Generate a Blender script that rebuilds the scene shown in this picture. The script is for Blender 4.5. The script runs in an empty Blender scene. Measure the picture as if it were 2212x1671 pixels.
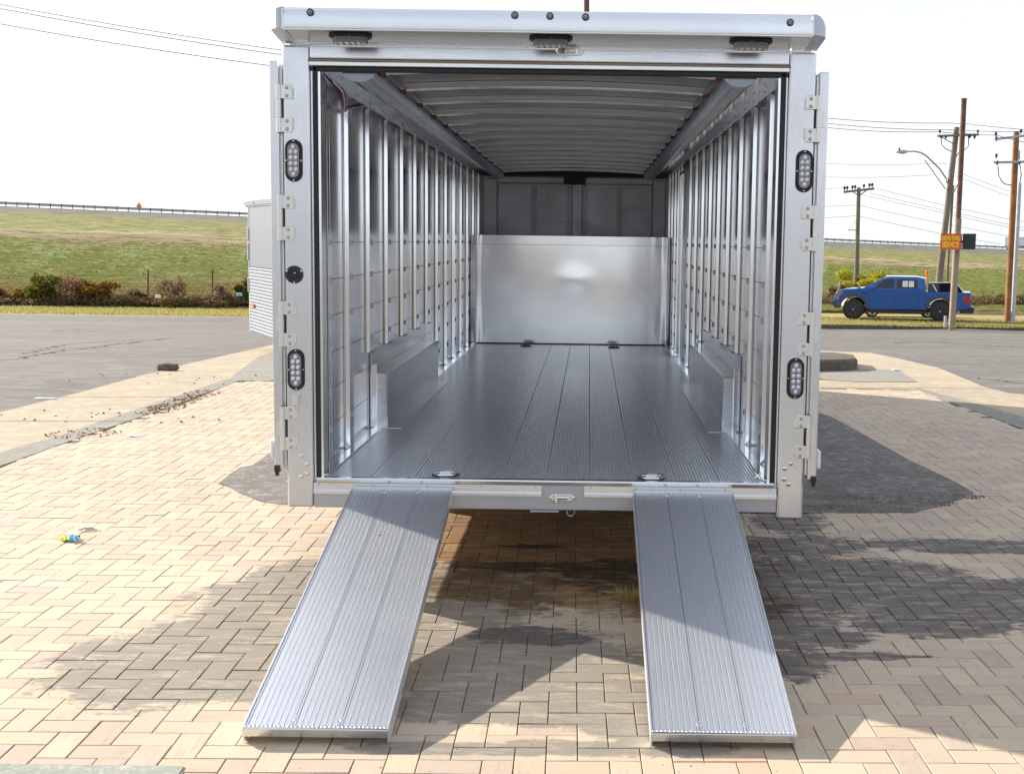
import bpy, bmesh, math, random
from mathutils import Vector, Matrix
random.seed(7)
R = math.radians
scene = bpy.context.scene
COL = scene.collection

# ------------------------------------------------------------------ camera
CX, CY, CH = 0.2247, -5.8327, 1.6499
F_PX, PPX, PPY = 2675.79, 1279.94, 804.78
YAW, PITCH, ROLL = -0.00357, 0.10579, 0.01366
cy_, sy_, cp_, sp_, cr_, sr_ = (math.cos(YAW), math.sin(YAW), math.cos(PITCH), math.sin(PITCH), math.cos(ROLL), math.sin(ROLL))
fwd = Vector((-sy_*cp_, cy_*cp_, -sp_))
r0 = Vector((cy_, sy_, 0)); u0 = r0.cross(fwd)
rgt = cr_*r0 + sr_*u0; up = -sr_*r0 + cr_*u0
cam_d = bpy.data.cameras.new('camera'); cam = bpy.data.objects.new('camera', cam_d); COL.objects.link(cam)
m = Matrix((rgt, up, -fwd)).transposed().to_4x4(); m.translation = Vector((CX, CY, CH)); cam.matrix_world = m
cam_d.sensor_width = 36; cam_d.lens = F_PX/2212*36
cam_d.shift_x = -(PPX-1106)/2212; cam_d.shift_y = -(835.5-PPY)/2212
cam_d.clip_start = 0.05; cam_d.clip_end = 6000
scene.camera = cam

# ------------------------------------------------------------------ light
SUN_EL = R(25); SUN_AZ = math.atan2(-.832, .555)
world = bpy.data.worlds.new('World'); scene.world = world; world.use_nodes = True
wn = world.node_tree; wn.nodes.clear()
def wnode(t, **k):
    n = wn.nodes.new(t)
    for a, b in k.items(): setattr(n, a, b)
    return n
w_out = wnode('ShaderNodeOutputWorld'); w_bg = wnode('ShaderNodeBackground'); w_sky = wnode('ShaderNodeTexSky')
w_sky.sky_type = 'NISHITA'; w_sky.sun_disc = False; w_sky.sun_elevation = SUN_EL; w_sky.sun_rotation = SUN_AZ
w_sky.dust_density = 2.0; w_sky.air_density = 1.0
w_tc = wnode('ShaderNodeTexCoord'); w_sep = wnode('ShaderNodeSeparateXYZ'); w_max = wnode('ShaderNodeMath', operation='MAXIMUM'); w_cmb = wnode('ShaderNodeCombineXYZ')
wn.links.new(w_tc.outputs['Generated'], w_sep.inputs[0]); wn.links.new(w_sep.outputs['Z'], w_max.inputs[0]); w_max.inputs[1].default_value = 0.0
w_add = wnode('ShaderNodeMath', operation='ADD'); w_add.inputs[1].default_value = 0.035
wn.links.new(w_max.outputs[0], w_add.inputs[0])
wn.links.new(w_sep.outputs['X'], w_cmb.inputs['X']); wn.links.new(w_sep.outputs['Y'], w_cmb.inputs['Y']); wn.links.new(w_add.outputs[0], w_cmb.inputs['Z'])
wn.links.new(w_cmb.outputs[0], w_sky.inputs['Vector'])
# thin bright high cloud over the blue sky
w_noise = wnode('ShaderNodeTexNoise'); w_noise.inputs['Scale'].default_value = 1.6; w_noise.inputs['Detail'].default_value = 6
w_map = wnode('ShaderNodeMapping'); w_map.inputs['Scale'].default_value = (1, 1, 3.5)
wn.links.new(w_tc.outputs['Generated'], w_map.inputs[0]); wn.links.new(w_map.outputs[0], w_noise.inputs['Vector'])
w_ramp = wnode('ShaderNodeMapRange'); w_ramp.inputs['From Min'].default_value = .3; w_ramp.inputs['From Max'].default_value = .7
w_ramp.inputs['To Min'].default_value = .55; w_ramp.inputs['To Max'].default_value = .9
wn.links.new(w_noise.outputs[0], w_ramp.inputs[0])
w_mix = wnode('ShaderNodeMix', data_type='RGBA'); wn.links.new(w_ramp.outputs[0], w_mix.inputs[0])
wn.links.new(w_sky.outputs[0], w_mix.inputs[6])
w_hz = wnode('ShaderNodeMapRange'); w_hz.interpolation_type = 'SMOOTHSTEP'; w_hz.inputs['From Min'].default_value = 0.0; w_hz.inputs['From Max'].default_value = .85
wn.links.new(w_max.outputs[0], w_hz.inputs[0])
w_cl = wnode('ShaderNodeMix', data_type='RGBA'); wn.links.new(w_hz.outputs[0], w_cl.inputs[0]); w_cl.inputs[6].default_value = (5.9, 6.15, 6.6, 1); w_cl.inputs[7].default_value = (4.3, 4.6, 5.2, 1)
wn.links.new(w_cl.outputs[2], w_mix.inputs[7])
wn.links.new(w_mix.outputs[2], w_bg.inputs['Color']); w_bg.inputs['Strength'].default_value = 0.10
wn.links.new(w_bg.outputs[0], w_out.inputs[0])

sun_d = bpy.data.lights.new('sun', 'SUN'); sun_d.energy = 4.3; sun_d.angle = R(0.6); sun_d.color = (1, .93, .82)
sun = bpy.data.objects.new('sun', sun_d); COL.objects.link(sun)
sdir = Vector((math.sin(SUN_AZ)*math.cos(SUN_EL), math.cos(SUN_AZ)*math.cos(SUN_EL), math.sin(SUN_EL)))
sun.rotation_euler = sdir.to_track_quat('Z', 'Y').to_euler(); sun.location = (-20, 10, 20)
vs = scene.view_settings
scene.display_settings.display_device = 'sRGB'
vs.view_transform = 'Standard'; vs.look = 'None'; vs.exposure = 0.95; vs.gamma = 1; vs.use_curve_mapping = False
scene.cycles.max_bounces = 16; scene.cycles.glossy_bounces = 14; scene.cycles.diffuse_bounces = 4
scene.cycles.sample_clamp_indirect = 8; scene.cycles.use_denoising = True
scene.cycles.caustics_reflective = True

# ------------------------------------------------------------------ measuring helpers (2212-wide picture grid -> the place)
def ray(px, py):
    return ((px-PPX)/F_PX)*rgt - ((py-PPY)/F_PX)*up + fwd
def at(px, py, Y):
    d = ray(px, py); t = (Y-CY)/d.y
    return Vector((CX, CY, CH)) + t*d
def gz(y):
    if y < 8.9: return 0.0
    if y < 42.5: return -.0504*(y-8.9)
    if y < 55: return -1.693 - .012*(y-42.5)
    return -1.843 - .004*(y-55)
def gnd(px, py):
    d = ray(px, py); c = Vector((CX, CY, CH)); t = 1.0
    for i in range(4000):
        p = c+d*t
        if p.z <= gz(p.y): return Vector((p.x, p.y, gz(p.y)))
        t += .02 if t < 40 else .08
    return c+d*t

# ------------------------------------------------------------------ materials
class NT:
    def __init__(s, name):
        s.m = bpy.data.materials.new(name); s.m.use_nodes = True; s.t = s.m.node_tree; s.b = s.t.nodes['Principled BSDF']
    def n(s, typ, **k):
        nd = s.t.nodes.new('ShaderNode'+typ); ins = k.pop('ins', {})
        for a, b in k.items(): setattr(nd, a, b)
        for a, b in ins.items(): s.put(nd.inputs[a], b)
        return nd
    def put(s, sock, v):
        if isinstance(v, bpy.types.NodeSocket): s.t.links.new(v, sock)
        else: sock.default_value = v
    def math(s, op, a, b=0.0, clamp=False):
        nd = s.n('Math', operation=op, use_clamp=clamp); s.put(nd.inputs[0], a); s.put(nd.inputs[1], b); return nd.outputs[0]
    def vmath(s, op, a, b):
        nd = s.n('VectorMath', operation=op); s.put(nd.inputs[0], a); s.put(nd.inputs[1], b); return nd.outputs[0]
    def noise(s, vec, scale, detail=4, rough=.55, dist=0.0):
        nd = s.n('TexNoise'); s.put(nd.inputs['Vector'], vec); nd.inputs['Scale'].default_value = scale
        nd.inputs['Detail'].default_value = detail; nd.inputs['Roughness'].default_value = rough; nd.inputs['Distortion'].default_value = dist
        return nd.outputs[0]
    def mapping(s, vec, scale=(1, 1, 1), rot=(0, 0, 0), loc=(0, 0, 0)):
        nd = s.n('Mapping'); s.put(nd.inputs[0], vec); nd.inputs['Scale'].default_value = scale; nd.inputs['Rotation'].default_value = rot; nd.inputs['Location'].default_value = loc
        return nd.outputs[0]
    def rng(s, v, a, b, c=0.0, d=1.0):
        nd = s.n('MapRange'); s.put(nd.inputs[0], v)
        for i, x in enumerate((a, b, c, d)): nd.inputs[i+1].default_value = x
        return nd.outputs[0]
    def mix(s, f, a, b, blend='MIX'):
        nd = s.n('Mix', data_type='RGBA', blend_type=blend)
        s.put(nd.inputs[0], f)
        for i, x in ((6, a), (7, b)):
            s.put(nd.inputs[i], x if isinstance(x, bpy.types.NodeSocket) else (*x, 1) if len(x) == 3 else x)
        return nd.outputs[2]
    def ramp(s, f, stops):
        nd = s.n('ValToRGB'); s.put(nd.inputs[0], f); e = nd.color_ramp.elements
        e[0].position, e[0].color = stops[0][0], (*stops[0][1], 1); e[1].position, e[1].color = stops[-1][0], (*stops[-1][1], 1)
        for p, c in stops[1:-1]:
            x = e.new(p); x.color = (*c, 1)
        return nd.outputs[0]
    def bump(s, h, strength=.3, dist=.01):
        nd = s.n('Bump'); s.put(nd.inputs['Height'], h); nd.inputs['Strength'].default_value = strength; nd.inputs['Distance'].default_value = dist
        s.t.links.new(nd.outputs[0], s.b.inputs['Normal']); return nd
    def set(s, **k):
        for a, b in k.items():
            sock = s.b.inputs[{'col': 'Base Color', 'rough': 'Roughness', 'metal': 'Metallic', 'spec': 'Specular IOR Level', 'trans': 'Transmission Weight', 'coat': 'Coat Weight', 'coat_rough': 'Coat Roughness', 'alpha': 'Alpha', 'ior': 'IOR'}.get(a, a)]
            if a == 'col' and not isinstance(b, bpy.types.NodeSocket): b = (*b, 1)
            s.put(sock, b)
        return s.m
def objco(s): return s.n('TexCoord').outputs['Object']
def worldpos(s): return s.n('NewGeometry').outputs['Position']

def metal(name, col=(.80, .81, .83), rough=.28, grain=(1, 1, 60), gr=.05, wob=0.0, wobs=2.0, dirt=.12, metallic=1.0, aniso=0.0, dr=1.0):
    s = NT(name); oc = objco(s)
    g = s.noise(s.mapping(oc, grain), 9.0, 5, .65)
    d = s.noise(oc, 2.3, 5, .6)
    c = s.mix(s.rng(d, .35, .75, 0, dirt), col, tuple(x*.62 for x in col))
    c = s.mix(s.rng(g, .3, .7, 0, .07), c, tuple(x*.7 for x in col))
    r = s.math('ADD', s.rng(g, .3, .7, rough-gr, rough+gr), s.rng(d, .3, .7, -.03*dr, .05*dr))
    h = s.math('MULTIPLY', g, .00005)
    if wob:
        h = s.math('ADD', h, s.math('MULTIPLY', s.noise(oc, wobs, 2, .45), wob))
    s.bump(h, 1.0, 1.0)
    s.b.inputs['Anisotropic'].default_value = aniso
    return s.set(col=c, rough=r, metal=metallic)
M = {}
M['post'] = metal('brushed_post_aluminium', (.77, .78, .81), .28, (60, 60, 1), .07, wob=.0012, wobs=2.2, dirt=.25)
M['beam'] = metal('brushed_beam_aluminium', (.78, .79, .82), .25, (1, 60, 60), .06, dirt=.18)
M['canopy'] = metal('canopy_aluminium', (.80, .82, .85), .24, (1, 50, 50), .05, wob=.002, wobs=1.2)
M['corner'] = metal('cast_corner_aluminium', (.50, .52, .57), .42, (8, 8, 8), .05, dirt=.2)
M['skin'] = metal('bright_wall_aluminium', (.84, .84, .87), .16, (1, 40, 1), .02, wob=.002, wobs=1.6, dirt=.10, metallic=.82)
M['lower'] = metal('lower_wall_aluminium', (.82, .83, .86), .17, (1, 1, 60), .03, wob=.002, wobs=2.4, dirt=.14, metallic=.88)
M['stud'] = metal('stud_aluminium', (.95, .96, .98), .13, (50, 50, 1), .03, dirt=.07)
M['mirror'] = metal('polished_sheet_aluminium', (.90, .90, .915), .14, (1, 1, 70), .03, wob=.006, wobs=1.2, dirt=.05, metallic=.95, dr=.3)
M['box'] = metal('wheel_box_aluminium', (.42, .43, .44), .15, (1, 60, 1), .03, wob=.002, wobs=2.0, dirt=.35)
M['floor'] = metal('extruded_floor_aluminium', (.90, .92, .96), .26, (60, 1, 60), .02, dirt=.06, metallic=.70, dr=.1)
M['ramp'] = metal('ramp_aluminium', (.84, .86, .90), .34, (60, 1, 60), .05, dirt=.2, metallic=.74)
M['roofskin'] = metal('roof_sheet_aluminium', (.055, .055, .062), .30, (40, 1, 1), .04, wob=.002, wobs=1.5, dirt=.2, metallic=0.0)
M['bow'] = metal('roof_bow_aluminium', (.95, .95, .97), .14, (1, 50, 50), .03, dirt=.08, metallic=.86)
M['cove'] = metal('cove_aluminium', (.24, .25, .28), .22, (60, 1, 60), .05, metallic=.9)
M['dull'] = metal('dull_front_aluminium', (.62, .62, .66), .42, (1, 1, 20), .05, dirt=.2)
M['chrome'] = metal('bright_steel', (.85, .86, .88), .14, (5, 5, 5), .04, dirt=.1)
M['bare'] = metal('hinge_aluminium', (.82, .80, .76), .34, (20, 20, 1), .08, dirt=.25)
M['grey_beam'] = metal('grey_bumper_metal', (.52, .53, .57), .42, (1, 30, 30), .05, metallic=.85, dirt=.2)

def plain(name, col, rough=.5, metal_=0.0, var=.15, sc=8.0, **k):
    s = NT(name); oc = objco(s); nz = s.noise(oc, sc, 4, .6)
    s.bump(nz, .15, .002)
    return s.set(col=s.mix(s.rng(nz, .3, .7, 0, 1), tuple(c*(1+var) for c in col), tuple(c*(1-var) for c in col)), rough=rough, metal=metal_, **k)
M['rubber'] = plain('black_rubber', (.012, .012, .014), .55)
M['seal'] = plain('black_door_seal', (.008, .008, .010), .5)
M['black'] = plain('black_plastic', (.02, .02, .022), .35)
M['lens'] = plain('clear_lamp_lens', (.20, .19, .22), .12, coat=.6)
M['led'] = plain('lamp_diode', (.75, .75, .80), .15, .5)
M['red_lens'] = plain('red_lens', (.45, .01, .015), .15, coat=.5)
M['amber'] = plain('amber_lens', (.85, .22, .01), .25)
M['white'] = plain('white_paint', (.78, .79, .80), .35)
M['silver'] = plain('silver_trailer_paint', (.25, .275, .335), .4, .15, .04, 2)
M['wire_red'] = plain('red_wire', (.35, .03, .02), .5)
M['wire_blue'] = plain('blue_wire', (.02, .04, .35), .5)
M['rust'] = plain('rusty_steel', (.16, .075, .05), .8, 0, .4, 3)
M['tan_paint'] = plain('tan_painted_steel', (.33, .25, .19), .7, 0, .12, 3)
M['galv'] = plain('galvanised_steel', (.45, .46, .48), .45, .5)
M['wood_pole'] = plain('weathered_pole_wood', (.20, .165, .13), .9, 0, .25, 1.5)
M['wood_new'] = plain('brown_pole_wood', (.27, .12, .045), .85, 0, .45, 1.2)
M['cable'] = plain('power_cable', (.05, .05, .06), .6)
M['thin_cable'] = plain('far_power_cable', (.16, .17, .19), .6)
M['sign_red'] = plain('red_sign_paint', (.78, .09, .02), .4)
M['sign_yellow'] = plain('yellow_sign_lettering', (.98, .62, .03), .4)
M['sign_orange'] = plain('orange_sign_paint', (.80, .27, .02), .5)
M['truck_paint'] = plain('blue_metallic_paint', (.001, .085, .36), .24, .45, .03, 2, coat=1.0, coat_rough=.05)
M['arch_grey'] = plain('grey_flare_plastic', (.055, .06, .07), .6)
M['glass_dark'] = plain('tinted_glass', (.008, .009, .012), .06, 0, .05, coat=.5)
M['paper'] = plain('white_paper', (.75, .75, .76), .8)
M['rubble'] = plain('dark_rubble', (.15, .125, .10), .95, 0, .5, 30)
M['leaf_litter'] = plain('dry_leaf_litter', (.24, .13, .05), .9, 0, .5, 30)
M['crack'] = plain('crack_tar', (.018, .017, .016), .9)

# ---- stain masks: shapes dried or spilt on the bricks; one adds painted shade
def ell(px, py, rx, ry): 
    p = gnd(px, py); return (p.x, p.y, rx, ry)
GREY = [ell(330, 1450, .40, .34), ell(470, 1400, .45, .42), ell(590, 1300, .38, .42), ell(640, 1245, .26, .3), ell(600, 1480, .5, .2), ell(260, 1400, .2, .12), ell(350, 1505, .2, .07),
        ell(1000, 1280, .45, .55), ell(1100, 1420, .55, .40), ell(1250, 1510, .62, .25), ell(1080, 1530, .5, .17), ell(1380, 1560, .28, .16), ell(1000, 1620, .42, .055), ell(1300, 1615, .5, .06), ell(940, 1400, .3, .3), ell(700, 1330, .3, .5)]
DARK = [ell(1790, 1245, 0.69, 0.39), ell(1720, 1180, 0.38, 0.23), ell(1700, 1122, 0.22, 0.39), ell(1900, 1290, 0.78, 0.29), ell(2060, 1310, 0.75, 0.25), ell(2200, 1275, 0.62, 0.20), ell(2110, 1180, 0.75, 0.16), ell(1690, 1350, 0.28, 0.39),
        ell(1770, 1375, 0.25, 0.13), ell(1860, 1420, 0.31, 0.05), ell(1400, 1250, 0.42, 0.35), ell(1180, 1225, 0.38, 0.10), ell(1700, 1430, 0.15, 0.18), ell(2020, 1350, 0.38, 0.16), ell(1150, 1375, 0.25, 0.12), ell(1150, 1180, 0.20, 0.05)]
WET_SHADE = [(.1, 1.0, .95, 1.2), (.25, .1, .8, .55), (.75, -.2, .4, .4)]  # damp brown bricks under the trailer, with its shade painted into the tint
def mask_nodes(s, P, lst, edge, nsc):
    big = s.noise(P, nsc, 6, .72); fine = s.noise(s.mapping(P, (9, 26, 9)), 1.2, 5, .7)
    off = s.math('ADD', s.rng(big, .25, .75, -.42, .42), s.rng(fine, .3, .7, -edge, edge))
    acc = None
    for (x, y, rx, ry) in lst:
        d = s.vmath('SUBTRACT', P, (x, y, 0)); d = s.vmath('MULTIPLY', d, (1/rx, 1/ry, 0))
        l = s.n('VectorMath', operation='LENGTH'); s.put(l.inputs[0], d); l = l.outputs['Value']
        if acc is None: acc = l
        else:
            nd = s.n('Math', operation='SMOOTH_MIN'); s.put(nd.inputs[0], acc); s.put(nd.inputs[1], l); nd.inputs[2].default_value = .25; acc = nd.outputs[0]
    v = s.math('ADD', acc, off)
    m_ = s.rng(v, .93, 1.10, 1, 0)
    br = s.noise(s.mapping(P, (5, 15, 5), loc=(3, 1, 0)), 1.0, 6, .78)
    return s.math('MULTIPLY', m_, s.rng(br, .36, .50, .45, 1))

def brick_mat(name):
    s = NT(name); P = worldpos(s)
    tint = s.n('Attribute', attribute_name='tint').outputs['Color']
    sep = s.n('SeparateColor'); s.put(sep.inputs[0], tint)
    rnd, typ = sep.outputs[0], sep.outputs[1]
    uv = s.n('UVMap', uv_map='uv').outputs[0]
    base = s.ramp(rnd, [(0, (.50, .385, .255)), (.2, (.58, .455, .305)), (.45, (.63, .505, .345)), (.6, (.58, .44, .315)), (.72, (.50, .39, .30)), (.84, (.43, .315, .26)), (.93, (.57, .36, .215)), (1, (.40, .33, .29))])
    base = s.mix(s.rng(s.noise(P, 2.2, 3, .6), .35, .7, 0, .30), base, (.47, .35, .245))
    st = s.noise(s.mapping(uv, (5, 48, 1)), 1.0, 4, .6, 1.6)
    dark_tone = s.mix(1.0, base, (.66, .55, .52), 'MULTIPLY')
    c = s.mix(s.math('MULTIPLY', s.rng(st, .50, .70, 0, .75), typ), base, dark_tone)
    c = s.mix(.26, c, (.60, .52, .42))
    c = s.mix(s.rng(s.noise(uv, 22, 4, .7), .35, .7, 0, .22), c, (.75, .60, .42))
    c = s.mix(s.rng(s.noise(P, .9, 4, .6), .4, .75, 0, .25), c, (.38, .32, .26))
    sand = s.noise(P, 160, 3, .7)
    c = s.mix(s.rng(sand, .55, .75, 0, .35), c, (.33, .27, .20))
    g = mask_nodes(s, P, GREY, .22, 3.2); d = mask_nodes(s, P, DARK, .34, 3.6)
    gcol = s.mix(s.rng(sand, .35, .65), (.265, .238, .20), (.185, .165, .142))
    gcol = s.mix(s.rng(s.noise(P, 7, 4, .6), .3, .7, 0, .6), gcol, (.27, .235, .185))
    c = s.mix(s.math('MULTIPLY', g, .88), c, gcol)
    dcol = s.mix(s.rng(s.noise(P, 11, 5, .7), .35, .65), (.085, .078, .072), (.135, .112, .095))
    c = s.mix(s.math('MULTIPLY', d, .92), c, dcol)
    wet_shade = mask_nodes(s, P, WET_SHADE, .10, 1.6)
    c = s.mix(wet_shade, c, s.mix(1.0, c, (.46, .33, .19), 'MULTIPLY'))
    s.bump(s.math('ADD', s.math('MULTIPLY', sand, .6), st), .28, .0015)
    return s.set(col=c, rough=s.rng(st, .3, .7, .62, .82), spec=.35)
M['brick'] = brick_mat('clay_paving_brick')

def ground_mat(name, c1, c2, c3, big=.35, agg=90, agga=.5, bump=.4, warm=None, stretch=(1, 1, 1), dist=.004):
    s = NT(name); P = worldpos(s); PP = s.mapping(P, stretch)
    a = s.noise(PP, big, 6, .6); b = s.noise(P, agg, 4, .75); d = s.noise(PP, big*7, 5, .65)
    c = s.mix(s.rng(a, .3, .7), c1, c2); c = s.mix(s.rng(d, .45, .7, 0, .55), c, c3)
    c = s.mix(s.rng(b, .35, .7, 0, agga), c, tuple(x*.42 for x in c1))
    c = s.mix(s.rng(s.noise(PP, big*26, 6, .75), .48, .62, 0, .5), c, tuple(x*.66 for x in c1)); c = s.mix(s.rng(s.noise(s.mapping(PP, (1, 1, 1), loc=(9, 4, 2)), big*18, 6, .75), .52, .66, 0, .5), c, tuple(min(.7, x*1.35) for x in c3))
    if warm: c = s.mix(s.rng(s.noise(P, big*2.3, 4, .6), .5, .72, 0, .7), c, warm)
    s.bump(s.math('ADD', b, s.math('MULTIPLY', d, .8)), bump, dist)
    return s.set(col=c, rough=.9, spec=.25)
M['asphalt'] = ground_mat('old_asphalt', (.23, .213, .19), (.145, .136, .128), (.33, .295, .25), .22, 45, .7, .5, stretch=(.5, 1.6, 1))
M['road'] = ground_mat('road_asphalt', (.20, .20, .205), (.17, .17, .175), (.23, .225, .22), .1, 30, .3, .2)
M['concrete'] = ground_mat('tan_concrete', (.50, .41, .30), (.43, .36, .27), (.55, .46, .34), .3, 70, .3, .25, warm=(.60, .43, .26))
M['gutter'] = ground_mat('grey_concrete', (.34, .315, .27), (.27, .25, .22), (.42, .39, .33), .9, 80, .45, .4)
M['patch'] = ground_mat('bare_concrete_patch', (.23, .205, .18), (.15, .137, .125), (.40, .37, .34), .8, 100, .5, .5, warm=(.13, .10, .09))
M['bed'] = ground_mat('sandy_joint_bed', (.22, .185, .14), (.12, .10, .08), (.26, .22, .17), 1.2, 150, .6, .3)
M['kerb'] = ground_mat('old_kerb_concrete', (.16, .135, .11), (.10, .085, .07), (.22, .19, .16), 1.2, 60, .5, .5)
M['verge'] = ground_mat('dry_verge_grass', (.44, .33, .16), (.33, .28, .10), (.50, .39, .22), .35, 14, .45, .6, stretch=(.4, 1.2, 1), dist=.03)

def slope_mat():
    s = NT('embankment_grass'); P = worldpos(s)
    uv = s.n('UVMap', uv_map='uv').outputs[0]; sep = s.n('SeparateXYZ'); s.put(sep.inputs[0], uv); v = sep.outputs['Y']
    vv = s.math('ADD', v, s.rng(s.noise(s.mapping(uv, (9, 5, 1)), 1, 4, .6), .3, .7, -.035, .035))
    c = s.ramp(vv, [(0, (.16, .15, .06)), (.06, (.30, .24, .12)), (.14, (.27, .25, .10)), (.30, (.15, .23, .045)), (.55, (.16, .24, .05)), (.62, (.24, .22, .09)), (.68, (.34, .26, .15)), (.705, (.46, .35, .22)), (.722, (.47, .36, .23)), (.735, (.23, .235, .07)), (.82, (.22, .23, .07)), (.87, (.26, .215, .13)), (.90, (.25, .235, .22)), (1, (.24, .235, .23))])
    streak = s.noise(s.mapping(uv, (70, 190, 1)), 1, 7, .75); streak2 = s.noise(s.mapping(uv, (38, 130, 1), loc=(3, 7, 0)), 1, 7, .75); fine = s.noise(s.mapping(uv, (420, 520, 1)), 1, 3, .7)
    gr = s.mix(s.rng(v, .855, .885), (.42, .33, .17), (.20, .195, .19))
    c = s.mix(s.rng(streak, .49, .545, 0, .75), c, gr)
    c = s.mix(s.rng(streak2, .51, .57, 0, .75), c, (.07, .095, .026)); c = s.mix(s.rng(fine, .45, .65, 0, .5), c, (.08, .09, .03))
    s.bump(s.math('ADD', fine, streak), .5, .25)
    return s.set(col=c, rough=.95, spec=.1)
M['slope'] = slope_mat()
def leaf_mat(name, cols):
    s = NT(name); isl = s.n('NewGeometry').outputs['Random Per Island']
    n = len(cols); c = s.ramp(isl, [(i/(n-1), tuple(min(.6, q*1.25) for q in c)) for i, c in enumerate(cols)])
    tr = s.n('BsdfTranslucent'); s.put(tr.inputs[0], c); mx = s.n('MixShader'); mx.inputs[0].default_value = .45
    s.t.links.new(s.b.outputs[0], mx.inputs[1]); s.t.links.new(tr.outputs[0], mx.inputs[2]); s.t.links.new(mx.outputs[0], s.t.nodes['Material Output'].inputs['Surface'])
    return s.set(col=c, rough=.7, spec=.2)
M['leaf_brown'] = leaf_mat('brown_brush_leaves', [(.09, .065, .035), (.17, .11, .055), (.11, .10, .035), (.24, .15, .08), (.07, .07, .03)])
M['leaf_green'] = leaf_mat('green_gold_leaves', [(.06, .085, .015), (.13, .13, .02), (.10, .11, .02), (.22, .15, .02), (.08, .09, .02)])
M['leaf_gold'] = leaf_mat('golden_leaves', [(.30, .16, .02), (.22, .14, .03), (.12, .11, .025), (.36, .19, .02), (.18, .10, .03)])
M['leaf_yellow'] = leaf_mat('yellow_leaves', [(.42, .36, .03), (.30, .32, .03), (.50, .40, .04), (.22, .26, .03)])
M['leaf_pink'] = leaf_mat('dry_reddish_twigs', [(.20, .11, .06), (.28, .16, .09), (.15, .09, .05), (.24, .17, .08)])
M['straw'] = leaf_mat('straw_blades', [(.42, .30, .12), (.30, .26, .09), (.48, .36, .17), (.22, .24, .06)])

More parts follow.
